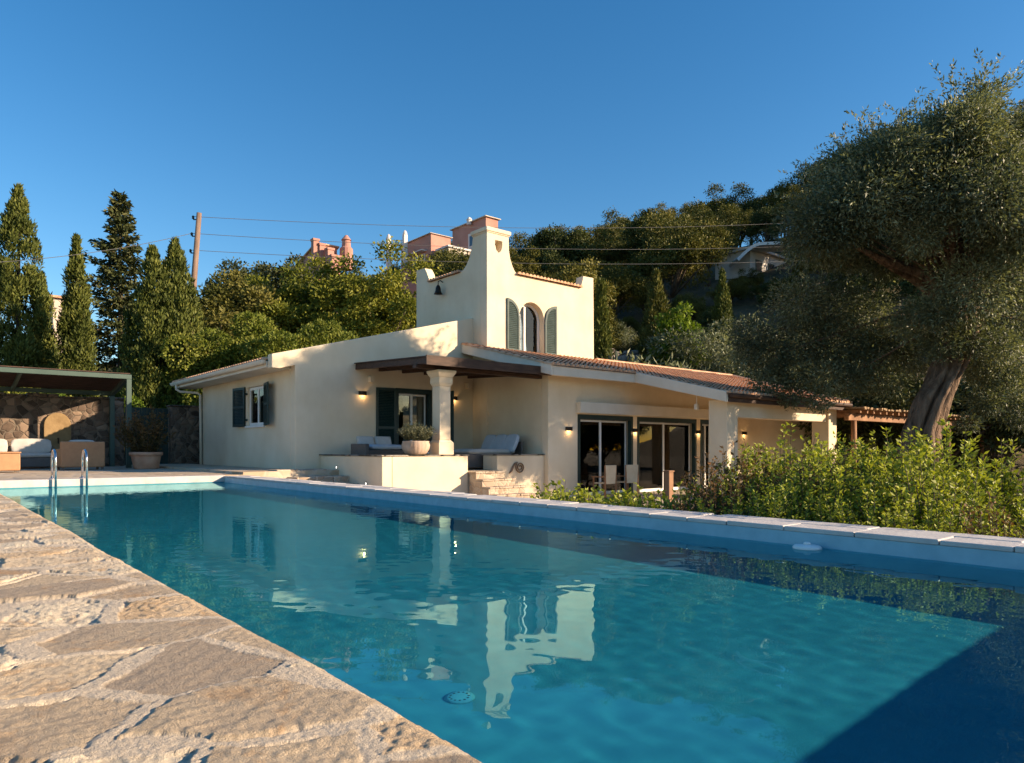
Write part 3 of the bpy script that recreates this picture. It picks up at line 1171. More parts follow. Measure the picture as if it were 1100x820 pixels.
glass_door(15.30, 17.84, GZ + 0.03, 1.69, 15.16, leafpos=0.45)
glass_door(18.06, 21.30, GZ + 0.03, 1.69, 15.16, leafpos=0.48)
glass_door(21.54, 22.50, GZ + 0.03, 1.69, 15.16, curtain=False)
td = glass_door(11.15, 12.46, 0.055, 2.50, 18.83, curtain=True, leafpos=0.50)
hinge_leaf(td, 11.13, 18.76, 0.08, 0.66, 2.40, rad(178), GREEN)
hinge_leaf(td, 12.48, 18.76, 0.08, 0.66, 2.40, rad(-42), GREEN)

# ------------------------------------------------------------------ terrace
ter = thing('terrace', 'raised cream terrace with stone steps and a square column before the villa', 'terrace', (10, 16, GZ))
b = MB()
b.box(8.69, 8.97, 15.303, 18.797, -0.9, 0.455)
b.box(8.973, 11.30, 15.303, 15.60, -0.9, 0.455)
b.build('parapet', PLASTER, ter, bevel=0.02, segs=2)
b = MB()
b.box(12.30, 14.077, 15.30, 15.58, -0.9, 0.455)
b.box(12.303, 12.58, 15.583, 15.95, -0.9, 0.455)
b.build('parapet', PLASTER, ter, bevel=0.02, segs=2)
b = MB().box(8.66, 9.0, 15.27, 18.797, 0.458, 0.488)
b.box(9.003, 11.33, 15.27, 15.63, 0.458, 0.488)
b.box(12.27, 14.075, 15.27, 15.61, 0.458, 0.488)
b.box(12.27, 12.61, 15.613, 15.98, 0.458, 0.488)
b.build('coping', DRYSTONE, ter, bevel=0.006)
b = MB().box(8.975, 14.075, 15.61, 18.79, -0.8, 0.05)
b.box(11.305, 12.295, 15.31, 15.607, -0.8, 0.046)
b.build('floor', PAVING, ter)
for i in range(5):
    b = MB()
    zt_ = 0.03 - 0.19 * i
    y1 = 15.29 - 0.30 * i
    wd = 0.12 * i
    # each step is laid from irregular stones with a thin tread slab on top
    b.box(11.32 - 0.02 * i, 12.30 + wd, y1 - 0.31, y1 - (0.0 if i else 0.01), -0.86, zt_ - 0.05)
    x = 11.30
    while x < 12.30 + wd:
        w_ = min(random.uniform(0.28, 0.5), 12.33 + wd - x)
        b.box(x, x + w_ - 0.012, y1 - 0.335 + random.uniform(-0.01, 0.01), y1 - 0.012, zt_ - 0.046, zt_ + random.uniform(-0.006, 0.006))
        x += w_
    b.build('step', STEPST, ter, bevel=0.01, segs=2)

b = MB()
cx0, cy0 = 10.575, 15.50


def sq(b, h, z0, z1, h1=None):
    h1 = h if h1 is None else h1
    vs = [(cx0 + i * h, cy0 + j * h, z0) for (i, j) in ((-1, -1), (1, -1), (1, 1), (-1, 1))] + [(cx0 + i * h1, cy0 + j * h1, z1) for (i, j) in ((-1, -1), (1, -1), (1, 1), (-1, 1))]
    b.add(vs, [(3, 2, 1, 0), (4, 5, 6, 7), (0, 1, 5, 4), (1, 2, 6, 5), (2, 3, 7, 6), (3, 0, 4, 7)])


sq(b, 0.235, 0.49, 0.80)
sq(b, 0.235, 0.80, 0.88, 0.175)
sq(b, 0.172, 0.88, 2.28)
sq(b, 0.172, 2.28, 2.36, 0.215)
sq(b, 0.215, 2.36, 2.52)
sq(b, 0.215, 2.52, 2.64, 0.285)
sq(b, 0.285, 2.64, 2.70)
b.build('column', PLASTER, ter, bevel=0.012, segs=2)

# timber porch canopy over the terrace, carried by the column and the walls
can = thing('timber_canopy', 'dark brown timber canopy roofing the terrace between column and tower wing', 'canopy', (11.5, 17, 2.7))
cz = lambda yv: 2.80 + 0.045 * (yv - 15.0)
b = MB()
x = 9.75
while x < 13.9:
    b.beam((x + 0.10, 14.98, cz(14.98) + 0.17), (x + 0.10, 18.79, cz(18.79) + 0.17), 0.192, 0.03)
    x += 0.2
b.build('board', DWOOD, can)
for x in (9.84, 10.6, 11.4, 12.2, 13.0, 13.9):
    MB().beam((x, 15.0, cz(15.0) + 0.07), (x, 18.79, cz(18.79) + 0.07), 0.10, 0.165).build('rafter', DWOOD, can, bevel=0.006)
MB().box(9.72, 14.06, 15.38, 15.56, 2.705, 2.80).build('beam', DWOOD, can, bevel=0.006)
MB().box(9.74, 14.02, 14.93, 14.975, 2.76, 3.0).build('fascia_board', DWOOD, can)
for x in (10.2, 13.75):
    MB().box(x, x + 0.12, 18.62, 18.795, 2.62, 2.78).build('corbel', PLASTER, can)

# ------------------------------------------------------------------ lamps
LAMPS = [
    ((10.02, 18.80, 2.28), 'y', 'lit dark wall lamp left of the dark green shutter on the terrace wall'),
    ((13.30, 18.80, 2.28), 'y', 'lit dark wall lamp right of the white column on the terrace wall'),
    ((14.90, 15.13, 1.24), 'y', 'lit dark wall lamp left of the first sliding glass door'),
    ((17.95, 15.13, 1.24), 'y', 'lit dark wall lamp on the narrow pier between the two sliding glass doors'),
    ((21.42, 15.13, 1.24), 'y', 'lit dark wall lamp on the narrow pier right of the second sliding glass door'),
    ((24.35, 15.13, 1.24), 'y', 'lit dark wall lamp on the ochre back wall of the porch'),
]
for (p, ax, lab) in LAMPS:
    t = thing('wall_lamp', lab, 'wall lamp', p, 0, 'wall lamps of the villa')
    b = MB()
    n = 10
    for (za, zb, r) in ((-0.055, 0.055, 0.13),):
        vs = []
        for z in (za, zb):
            vs += [(r * math.cos(PI + PI * k / n), 0.9 * r * math.sin(PI + PI * k / n) - 0.003, z) for k in range(n + 1)]
        m = n + 1
        b.add(vs, [(k, k + 1, k + 1 + m, k + m) for k in range(n)])
    b.box(-0.13, 0.13, -0.012, -0.003, -0.055, 0.055)
    b.build('shade', BRONZE, t, local=True)
    MB().lathe((0, -0.055, -0.045), [(0.01, 0), (0.028, 0.015), (0.03, 0.045), (0.012, 0.075)], 10).build('bulb', BULB, t, local=True, smooth=True)
    l = bpy.data.lights.new('lamp_glow', 'POINT')
    l.energy = 1.1
    l.color = (1.0, 0.60, 0.26)
    l.shadow_soft_size = 0.03
    lo = bpy.data.objects.new('lamp_glow', l)
    COL.objects.link(lo)
    lo.location = (0, -0.085, -0.075)
    lo.parent = t

for (yy, zz, lab) in ((17.75, 0.14, 'small round step light set in the shaded terrace wall, nearer the villa'), (16.1, -0.24, 'small round step light set low in the shaded terrace wall, nearer its corner')):
    t = thing('step_light', lab, 'step light', (8.69, yy, zz), 0, 'step lights in the terrace wall')
    b = MB()
    b.v, b.f = [], []
    n = 16
    vs = [(-0.012 * (k >= n), 0.05 * math.cos(2 * PI * k / n) * (1 if k < n else 0.6), 0.06 * math.sin(2 * PI * k / n) * (1 if k < n else 0.6)) for k in range(2 * n)]
    b.add(vs, [(k, (k + 1) % n, n + (k + 1) % n, n + k) for k in range(n)])
    b.build('bezel', BRONZE, t, local=True)
    b = MB()
    b.add([(-0.008, 0.030 * math.cos(2 * PI * k / n), 0.036 * math.sin(2 * PI * k / n)) for k in range(n)], [tuple(range(n))])
    b.build('lens', LEDW, t, local=True)

# ------------------------------------------------------------------ stone steps from the deck to the court
st = thing('stone_steps', 'low rough stone steps leading down from the deck beside the terrace wall', 'steps', (8.2, 17.5, 0))
for i in range(4):
    b = MB()
    z = 0.10 - 0.17 * i
    y1 = 18.3 - 0.62 * i
    for k in range(3):
        b.box(7.0 + 0.25 * i + k * 0.50, 7.0 + 0.25 * i + k * 0.50 + 0.485, y1 - 0.66 + random.uniform(-0.03, 0.03), y1, -0.9, z + random.uniform(-0.01, 0.01))
    b.build('step', STEPST, st, bevel=0.02, segs=2)

# ------------------------------------------------------------------ furniture on the terrace
t = thing('wicker_bench', 'grey-brown wicker bench with pale cushions on the left end of the terrace', 'bench', (9.7, 17.4, 0.05))
b = MB().box(9.25, 10.35, 17.0, 17.75, 0.15, 0.62)
b.build('seat_frame', WICKERD, t, bevel=0.03, segs=2)
b = MB().box(9.12, 9.25, 16.95, 17.8, 0.08, 0.78)
b.build('armrest', WICKERD, t, bevel=0.03, segs=2)
b = MB().cushion((9.85, 17.35, 0.69), (1.0, 0.7, 0.15))
b.build('seat_cushion', FABRICG, t, smooth=True)
for x in (9.55, 10.1):
    MB().cushion((x, 17.72, 0.80), (0.52, 0.40, 0.14), (rad(70), 0, 0)).build('back_cushion', FABRIC, t, smooth=True)
for (x, y) in ((9.2, 17.05), (9.2, 17.7), (10.3, 17.05), (10.3, 17.7)):
    MB().box(x - 0.04, x + 0.04, y - 0.04, y + 0.04, 0.05, 0.16).build('leg', WICKERD, t)

t = thing('terrace_planter', 'round ribbed pale planter with grey-green lavender on the terrace parapet', 'planter', (9.78, 15.5, 0.488))
b = MB().lathe((0, 0, 0), [(0.20, 0.0), (0.28, 0.04), (0.34, 0.15), (0.36, 0.24), (0.335, 0.32), (0.345, 0.345), (0.335, 0.355), (0.30, 0.35), (0.29, 0.30)], 60, lambda a, z: 1 + 0.022 * math.cos(20 * a) * (1 if z < 0.33 else 0.2))
b.build('pot', m_noise('pale_ribbed_clay', (0.40, 0.28, 0.20), (0.52, 0.40, 0.31), 5, 0.85, 20, 0.3, 0.006), t, local=True, smooth=True)
MB().lathe((0, 0, 0), [(0.02, 0.28), (0.29, 0.30), (0.28, 0.31), (0.02, 0.33)], 20).build('soil', EARTH, t, local=True)
PLANTER = t

t = thing('daybed', 'wicker daybed with a thick white mattress and three tilted back cushions on the terrace', 'daybed', (12.9, 16.9, 0.05))
b = MB().box(11.85, 13.55, 16.05, 17.35, 0.10, 0.50)
b.build('base', WICKERD, t, bevel=0.03, segs=2)
MB().cushion((12.75, 16.7, 0.56), (1.78, 1.32, 0.17), puff=0.12, n=10).build('mattress', FABRIC, t, smooth=True)
for i in range(3):
    MB().cushion((13.55 - 0.06 * 0, 17.35 - 0.52 * i - 0.1, 0.80), (0.12, 0.54, 0.62), (0, rad(26), 0)).build('back_cushion', FABRICG, t, smooth=True)
b = MB().box(13.75, 13.82, 15.95, 17.55, 0.1, 0.86)
b.build('backrest', WICKERD, t, bevel=0.02)

t = thing('low_table', 'low white-topped table on the terrace between column and door', 'table', (11.2, 17.2, 0.05))
MB().box(10.75, 11.75, 16.9, 17.6, 0.50, 0.55).build('tabletop', WHITEP, t, bevel=0.01)
for (x, y) in ((10.82, 16.97), (11.68, 16.97), (10.82, 17.53), (11.68, 17.53)):
    MB().box(x - 0.03, x + 0.03, y - 0.03, y + 0.03, 0.05, 0.50).build('leg', WICKERD, t)

# wrought iron scroll on the terrace wall
t = thing('wall_scroll', 'small dark iron scroll hung on the sunlit terrace wall beside the steps', 'wall ornament', (13.1, 15.29, 0.05))
b = MB()
path = []
for i in range(46):
    a = i * 0.28
    r = 0.165 - 0.0029 * i
    path.append((13.12 + r * math.cos(a + 2.4), 15.275, 0.12 + r * math.sin(a + 2.4)))
b.tube(path, 0.020, 6)
b.tube([(12.72, 15.275, -0.05), (12.80, 15.275, 0.02), (12.86, 15.275, 0.14), (12.93, 15.275, 0.23), (13.02, 15.275, 0.26)], [0.012, 0.03, 0.03, 0.025, 0.02], 6)
b.build('scroll', m_noise('rusty_iron', (0.16, 0.10, 0.06), (0.3, 0.2, 0.13), 9, 0.8), t, smooth=True)

# bell on the tower
t = thing('tower_bell', 'small dark bell on a bracket high on the shaded side of the tower', 'bell', (14.083, 20.55, 6.25))
b = MB().tube([(-0.0, 0, 0.22), (-0.10, 0, 0.27), (-0.20, 0, 0.22), (-0.20, 0, 0.10)], 0.018, 6)
b.build('bracket', BRONZE, t, local=True)
b = MB().lathe((-0.20, 0, -0.22), [(0.15, 0), (0.13, 0.04), (0.10, 0.12), (0.09, 0.22), (0.05, 0.30), (0.02, 0.33)], 14)
b.build('bell', BRONZE, t, local=True, smooth=True)

# fixture under the porch eave
t = thing('outdoor_speaker', 'small cream box hung under the porch eave left of the pillar', 'speaker', (17.75, 12.6, 1.9))
MB().box(-0.07, 0.07, -0.06, 0.06, -0.10, 0.08).build('body', FASCIA, t, local=True, bevel=0.02)
MB().tube([(0, 0, 0.08), (0, 0, 0.40)], 0.015, 6).build('bracket', FASCIA, t, local=True)


# ------------------------------------------------------------------ chairs before the glass doors
def canvas_chair(loc, rz, label):
    t = thing('canvas_chair', label, 'chair', loc, rz, 'canvas chairs before the glass doors')
    for (x, y) in ((-0.25, -0.22), (0.25, -0.22), (-0.25, 0.22), (0.25, 0.22)):
        MB().box(x - 0.018, x + 0.018, y - 0.018, y + 0.018, 0, 0.98 if y < 0 else 0.62).build('leg', ROUGHWOOD, t, local=True)
    MB().box(-0.24, 0.24, -0.21, 0.24, 0.43, 0.46).build('seat', CREAMF, t, local=True)
    MB().obox((0, -0.22, 0.70), (0.50, 0.03, 0.56), (rad(3), 0, 0)).build('backrest', CREAMF, t, local=True, bevel=0.01)
    for x in (-0.27, 0.27):
        MB().box(x - 0.03, x + 0.03, -0.22, 0.26, 0.62, 0.65).build('armrest', ROUGHWOOD, t, local=True)
    return t


canvas_chair((15.75, 14.45, GZ + 0.024), rad(4), 'cream canvas chair before the first glass door, left of the pair')
canvas_chair((16.75, 14.45, GZ + 0.024), rad(-5), 'cream canvas chair before the first glass door, right of the pair')

p = at(718, 533, 14.5)
t = thing('wooden_post', 'short square reddish wooden post in the planting before the second glass door', 'post', (p.x, p.y, GZ))
MB().box(-0.075, 0.075, -0.075, 0.075, 0, 1.02).build('post', ROUGHWOOD, t, local=True, bevel=0.008)
MB().box(-0.09, 0.09, -0.09, 0.09, 1.02, 1.05).build('cap', ROUGHWOOD, t, local=True, bevel=0.006)

# ------------------------------------------------------------------ rustic pergola on the right
t = thing('rustic_pergola', 'rustic timber pergola with log posts and a thatched roof behind the olive tree', 'pergola', (30, 13, GZ))
for x in (24.9, 29.4, 33.8, 38.0):
    MB().tube([(x, 11.2, GZ), (x + 0.02, 11.2, 0.4), (x, 11.2, 1.62)], [0.11, 0.095, 0.09], 10).build('post', ROUGHWOOD, t, smooth=True)
for x in (26.5, 31.5, 37.0):
    MB().tube([(x, 16.5, GZ), (x, 16.5, 1.62)], [0.11, 0.09], 10).build('post', ROUGHWOOD, t, smooth=True)
MB().box(24.3, 41, 11.10, 11.26, 1.62, 1.86).build('beam', ROUGHWOOD, t, bevel=0.01)
MB().box(24.6, 41, 16.42, 16.58, 1.62, 1.86).build('beam', ROUGHWOOD, t, bevel=0.01)
x = 24.45
while x < 41:
    MB().box(x, x + 0.09, 10.78, 17.0, 1.863, 1.98).build('rafter', ROUGHWOOD, t)
    x += 0.52
b = MB()
for k in range(120):
    x = 24.35 + k * 0.14 + random.uniform(-0.02, 0.02)
    y0 = 10.66 + random.uniform(-0.10, 0.08)
    b.beam((x, y0, 2.02 + random.uniform(-0.02, 0.02)), (x + random.uniform(-0.05, 0.05), 17.1, 2.04), 0.145, 0.05)
b.build('thatch', STRAW, t)

# ------------------------------------------------------------------ left: stone wall, gate, green pergola, lounge
t = thing('stone_wall', 'dark rubble stone garden wall behind the wicker lounge', 'wall', (0, 29, 0))
b = MB().box(-14, 5.78, 29.0, 29.5, -0.5, 2.42)
x = -14
while x < 5.7:
    w_ = random.uniform(0.3, 0.7)
    b.box(x, min(x + w_ - 0.02, 5.8), 28.97, 29.53, 2.423, 2.423 + random.uniform(0.05, 0.13))
    x += w_
b.build('masonry', RUBBLE, t, bevel=0.02)
t = thing('stone_pier', 'dark rubble stone pier between the green gate and the villa', 'pier', (7.9, 29, 0))
MB().box(7.35, 8.6, 28.9, 29.5, -0.3, 2.25).build('masonry', RUBBLE, t, bevel=0.03)
MB().box(7.32, 8.63, 28.87, 29.53, 2.253, 2.31).build('capstone', RUBBLE, t, bevel=0.02)
t = thing('garden_gate', 'dark green boarded gate between the stone wall and the stone pier', 'gate', (6.6, 29.2, 0))
b = MB()
for k in range(8):
    b.box(5.84 + k * 0.186, 5.84 + k * 0.186 + 0.176, 29.18, 29.22, 0.05, 2.18)
b.build('board', GREEN, t)
for z in (0.3, 1.85):
    MB().box(5.82, 7.33, 29.222, 29.27, z, z + 0.12).build('rail', GREEN, t)
MB().tube([(7.15, 29.17, 1.05), (7.15, 29.11, 1.05), (7.03, 29.11, 1.05)], 0.014, 6).build('handle', STEEL, t)

t = thing('wall_fountain', 'ochre arched fountain slab with a spout set against the stone wall', 'fountain', (0.8, 28.9, 0))
pf = Vector((on_y(62, 28.86), 0, 0))
b = MB()
o = [(-0.40, 0.0), (0.40, 0.0)] + [(0.40 * math.cos(rad(a)), 0.95 + 0.44 * math.sin(rad(a))) for a in range(0, 181, 15)]
b.plate([(pf.x + q[0], 0.5 + q[1]) for q in o], [], mapY(28.86), 0, 0.13)
b.build('slab', m_noise('ochre_stone', (0.20, 0.13, 0.06), (0.32, 0.22, 0.11), 3, 0.9, 12, 0.5, 0.02), t, bevel=0.03, segs=2)
MB().box(pf.x - 0.55, pf.x + 0.55, 28.45, 28.99, 0.006, 0.52).build('basin', RUBBLE, t, bevel=0.03)
MB().tube([(pf.x, 28.87, 1.0), (pf.x, 28.74, 1.0), (pf.x, 28.70, 0.95), (pf.x, 28.69, 0.82)], 0.025, 8).build('spout', BRONZE, t, smooth=True)

t = thing('green_pergola', 'green metal pergola with a slatted brown roof over the wicker lounge', 'pergola', (0, 27.5, 0))
PY_F, PY_B = 26.2, 28.85
MB().box(5.28, 5.43, PY_F - 0.075, PY_F + 0.075, 0.006, 2.95).build('post', GREENM, t, bevel=0.006)
MB().box(-9.0, -8.85, PY_F - 0.075, PY_F + 0.075, 0.006, 2.95).build('post', GREENM, t, bevel=0.006)
MB().box(5.28, 5.43, PY_B - 0.075, PY_B + 0.075, 0.006, 2.55).build('post', GREENM, t, bevel=0.006)
b = MB().box(-9.0, 5.43, PY_F - 0.08, PY_F + 0.07, 2.953, 3.10)
b.box(-9.0, 5.43, PY_B - 0.07, PY_B + 0.07, 2.56, 2.70)
b.beam((5.355, PY_F + 0.075, 3.02), (5.355, PY_B - 0.075, 2.63), 0.13, 0.13)
b.build('frame', GREENM, t, bevel=0.006)
for x in (-6.4, -3.5, -0.55, 2.4):
    MB().beam((x, PY_F + 0.075, 3.0), (x, PY_B - 0.075, 2.61), 0.08, 0.12).build('rafter', GREENM, t)
b = MB()
y = PY_F - 0.02
while y < PY_B:
    z = 3.12 - 0.40 * (y - PY_F) / (PY_B - PY_F)
    b.box(-8.95, 5.40, y, y + 0.15, z, z + 0.03)
    y += 0.165
b.build('slat', DWOOD, t)


def block(name, mat, t, x0, x1, y0, y1, z0, z1, bev=0.03):
    return MB().box(x0, x1, y0, y1, z0, z1).build(name, mat, t, bevel=bev, segs=2)


pa = at(113, 506, 22.2)
pb = at(63, 506, 22.2)
xr = on_y(113, 24.55)
t = thing('wicker_armchair', 'tan wicker armchair turned away from the pool beside the fountain', 'armchair', (xr - 0.7, 24.6, 0))
block('backrest', WICKER, t, xr - 1.16, xr, 24.55, 24.72, 0.09, 0.86)
block('armrest', WICKER, t, xr - 1.16, xr - 0.98, 24.723, 25.5, 0.09, 0.64)
block('armrest', WICKER, t, xr - 0.18, xr, 24.723, 25.5, 0.09, 0.64)
block('seat', WICKER, t, xr - 0.977, xr - 0.183, 24.723, 25.5, 0.09, 0.36)
MB().cushion((xr - 0.58, 25.1, 0.43), (0.76, 0.75, 0.14)).build('seat_cushion', FABRIC, t, smooth=True)
MB().cushion((xr - 0.58, 24.82, 0.72), (0.74, 0.15, 0.40), (rad(8), 0, 0)).build('back_cushion', FABRIC, t, smooth=True)
for (x, y) in ((xr - 1.1, 24.62), (xr - 0.06, 24.62), (xr - 1.1, 25.42), (xr - 0.06, 25.42)):
    block('leg', WICKERD, t, x - 0.03, x + 0.03, y - 0.03, y + 0.03, 0.006, 0.09, 0)

ps = at(22, 505, 24.0)
t = thing('wicker_sofa', 'dark wicker sofa with off-white seat and back cushions along the stone wall', 'sofa', (ps.x, 27.4, 0))
x1 = on_y(62, 26.9)
x0 = x1 - 3.6
block('base', WICKERD, t, x0, x1, 26.9, 27.85, 0.06, 0.36)
block('backrest', WICKERD, t, x0, x1, 27.853, 28.02, 0.06, 0.74)
for i in range(3):
    xa = x0 + 0.05 + i * 1.18
    MB().cushion((xa + 0.57, 27.32, 0.44), (1.15, 0.92, 0.17)).build('seat_cushion', FABRIC, t, smooth=True)
    MB().cushion((xa + 0.57, 27.76, 0.72), (1.13, 0.20, 0.52), (rad(-10), 0, 0)).build('back_cushion', FABRIC, t, smooth=True)

pt_ = Vector((on_y(22, 23.0), 0, 0))
t = thing('wicker_ottoman', 'tan wicker cube ottoman standing before the sofa near the pool', 'ottoman', (pt_.x - 0.6, 23.4, 0))
block('body', WICKER, t, pt_.x - 1.25, pt_.x, 23.0, 23.75, 0.06, 0.52)
block('top', WICKER, t, pt_.x - 1.27, pt_.x + 0.02, 22.98, 23.77, 0.523, 0.565, 0.015)
for (x, y) in ((pt_.x - 1.2, 23.06), (pt_.x - 0.05, 23.06), (pt_.x - 1.2, 23.7), (pt_.x - 0.05, 23.7)):
    block('foot', WICKERD, t, x - 0.03, x + 0.03, y - 0.03, y + 0.03, 0.006, 0.06, 0)

pp = at(157, 504, 22.6)
POTTED = thing('potted_shrub', 'large terracotta pot with a loose reddish-green shrub beside the green pergola post', 'potted plant', (pp.x, pp.y, 0.004))
b = MB().lathe((0, 0, 0), [(0.33, 0), (0.36, 0.03), (0.43, 0.38), (0.44, 0.42), (0.485, 0.43), (0.49, 0.53), (0.46, 0.535), (0.43, 0.50), (0.42, 0.44)], 36)
b.build('pot', TERRA, POTTED, local=True, smooth=True)
MB().lathe((0, 0, 0), [(0.05, 0.40), (0.42, 0.43), (0.41, 0.45), (0.05, 0.47)], 20).build('soil', EARTH, POTTED, local=True)

# pool ladder at the far end
t = thing('pool_ladder', 'polished steel pool ladder with two tall hooped handrails at the far end of the pool', 'ladder', (1.6, 17.3, 0))
pl = at(55, 515, 14.6)
for px_ in (58, 91):
    x = 17.4 / 17.4 * 0
    # the rails stand on the far edge of the pool
    r_ = (px_ - 550) / FPX
    dd = 17.45 / (FW.y + r_ * RT.y)
    x = dd * (FW.x + r_ * RT.x)
    path = [(x, 17.72, 0.0), (x, 17.72, 0.42)]
    for a in range(180, -1, -15):
        path.append((x, 17.46 + 0.26 * math.cos(rad(180 - a)) * -1 * -1 * (-1) + 0.0, 0.44 + 0.19 * math.sin(rad(a))))
    path = [(x, 17.72, 0.0), (x, 17.72, 0.38)] + [(x, 17.46 + 0.26 * math.cos(rad(a)), 0.40 + 0.22 * math.sin(rad(a))) for a in range(0, 181, 15)] + [(x, 17.20, 0.30), (x, 17.20, -0.70)]
    MB().tube(path, 0.024, 10).build('handrail', STEEL, t, smooth=True)
    MB().lathe((x, 17.72, 0.012), [(0.06, 0), (0.06, 0.012), (0.03, 0.025)], 16).build('flange', STEEL, t, smooth=True)
    XL = x
r_ = (58 - 550) / FPX
dd = 17.45 / (FW.y + r_ * RT.y)
XA = dd * (FW.x + r_ * RT.x)
for z in (-0.28, -0.48, -0.68):
    MB().box(XA + 0.02, XL - 0.02, 17.16, 17.24, z - 0.012, z + 0.012).build('tread', STEEL, t)

# float and floor inlet
t = thing('pool_float', 'small flat white disc floating against the raised pool wall', 'float', (5.45, 2.82, WZ))
MB().lathe((0, 0, 0), [(0.085, -0.02), (0.108, -0.005), (0.110, 0.012), (0.095, 0.026), (0.03, 0.034)], 28).build('disc', WHITEP, t, local=True, smooth=True)
MB().lathe((0, 0, 0.034), [(0.028, 0), (0.028, 0.012), (0.015, 0.018)], 12).build('knob', WHITEP, t, local=True, smooth=True)
t = thing('floor_drain', 'round turquoise drain grille on the pool floor', 'drain', (1.70, 2.36, FZ))
MB().lathe((0, 0, 0), [(0.062, 0.002), (0.062, 0.010), (0.048, 0.018), (0.02, 0.021)], 24).build('cover', m_noise('turquoise_plastic', (0.13, 0.38, 0.43), (0.17, 0.43, 0.48), 5, 0.5), t, local=True, smooth=True)
b = MB()
for k in range(12):
    a = k * PI / 6
    b.box(0.037 * math.cos(a) - 0.004, 0.037 * math.cos(a) + 0.004, 0.037 * math.sin(a) - 0.004, 0.037 * math.sin(a) + 0.004, 0.016, 0.0215)
b.build('slot', GREENW, t, local=True)
for c in list(t.children):
    c.cycles.is_caustics_receiver = True

# ------------------------------------------------------------------ utility pole and cables
pt0, pb0 = at(214, 229, 38), at(205, 345, 38)
gb = zt((pb0.x, pb0.y))
t = thing('utility_pole', 'leaning weathered wooden utility pole behind the broad cypress', 'utility pole', (pb0.x, pb0.y, gb))
low = pt0 + (pb0 - pt0) * ((pt0.z - gb) / (pt0.z - pb0.z))
MB().tube([low, pb0, pt0], [0.20, 0.17, 0.13], 10).build('pole', POLEWOOD, t, smooth=True)
ins = []
for py_ in (236, 254, 272):
    q = pt0 + (pb0 - pt0) * ((py_ - 229) / 116)
    MB().tube([q, q - RT * 0.28, q - RT * 0.30 + Vector((0, 0, 0.05))], 0.03, 6).build('bracket', BRONZE, t)
    e = q - RT * 0.30
    MB().lathe((e.x, e.y, e.z + 0.03), [(0.03, 0), (0.075, 0.03), (0.05, 0.08), (0.075, 0.12), (0.03, 0.18)], 8).build('insulator', BRONZE, t, smooth=True)
    ins.append(e + Vector((0, 0, 0.16)))


def cable(name, label, a, c, sag, r=0.014):
    pth = []
    for i in range(33):
        s = i / 32
        q = a.lerp(c, s)
        q.z -= sag * 4 * s * (1 - s)
        pth.append(q)
    o = MB().tube(pth, r, 5).build(name, CABLE)
    return tag(o, label, 'cable', 'overhead cables')


cable('overhead_cable', 'highest overhead cable strung right from the top of the leaning pole', ins[0], at(1010, 228, 54), 0.9)
cable('overhead_cable', 'middle overhead cable strung right from the leaning pole', ins[1], at(1010, 255, 54), 0.9)
cable('overhead_cable', 'lowest of the three overhead cables strung right from the leaning pole', ins[2], at(1010, 272, 54), 0.8)
cable('overhead_cable', 'overhead cable running left from the leaning pole past the tall cypresses', ins[1], at(-140, 285, 30), 0.5)
cable('overhead_cable', 'slack cable crossing before the dark slope above the right-hand roof', at(600, 400, 45), at(900, 300, 40), 0.6)
cable('overhead_cable', 'cable passing low over the pale stone terrace on the slope', at(580, 402, 42), at(900, 345, 38), 0.5)


# ------------------------------------------------------------------ vegetation
def unit(v):
    return v / np.maximum(np.linalg.norm(v, axis=-1, keepdims=True), 1e-6)


def leaves(name, P, A, L, W, mat, parent, rng, tint=None, fold=0.25):
    n = len(P)
    A = unit(A)
    B = unit(np.cross(A, rng.normal(size=(n, 3))))
    C = np.cross(A, B)
    L = np.broadcast_to(L, (n,))[:, None] * rng.uniform(0.7, 1.3, (n, 1))
    W = np.broadcast_to(W, (n,))[:, None] * rng.uniform(0.7, 1.3, (n, 1))
    lift = C * W * fold
    V = np.stack([P, P + A * L * 0.45 + B * W * 0.5 + lift, P + A * L, P + A * L * 0.45 - B * W * 0.5 + lift], 1).reshape(-1, 3)
    F = np.arange(4 * n).reshape(n, 4)
    if tint is None:
        tint = rng.uniform(0, 1, n)
    return fast_mesh(name, V, F, mat, parent, tint=tint)


def sphere_dirs(n, rng, up=0.0):
    d = unit(rng.normal(size=(n, 3)))
    d[:, 2] += up
    return unit(d)


def clump_points(cl, total, rng, up=0.25, inner=0.72, fuzz=0.0):
    """cl: rows of cx, cy, cz, rx, ry, rz -> leaf points, outward directions, a shade per clump"""
    cl = np.asarray(cl, float)
    w = (cl[:, 3] * cl[:, 5]) ** 0.9
    cnt = np.maximum(6, (total * w / w.sum()).astype(int))
    P, Dr, T = [], [], []
    ct = rng.uniform(0, 1, len(cl))
    for c, k, t in zip(cl, cnt, ct):
        d = sphere_dirs(k, rng, up)
        rr = np.clip(rng.normal(0.80, fuzz, (k, 1)), 0.1, 1.5) if fuzz else rng.uniform(inner, 1.08, (k, 1)) ** 0.8
        P.append(c[:3] + d * rr * c[3:6])
        Dr.append(d)
        T.append(np.clip(0.5 * t + 0.5 * rng.uniform(0, 1, k) ** 1.3, 0, 1))
    return np.concatenate(P), np.concatenate(Dr), np.concatenate(T)


def crown_clumps(n, cz, rx, rz, rc, rng, irr=0.22, bottom=-0.55):
    out = []
    while len(out) < n:
        d = unit(rng.normal(size=3))
        if d[2] < bottom:
            continue
        k = rng.uniform(0.55, 1.0 + irr) if rng.uniform() < 0.8 else rng.uniform(0.2, 0.6)
        r = rc * rng.uniform(0.7, 1.35)
        out.append((d[0] * rx * k, d[1] * rx * k, cz + d[2] * rz * k, r, r, r * rng.uniform(0.6, 0.85)))
    return out


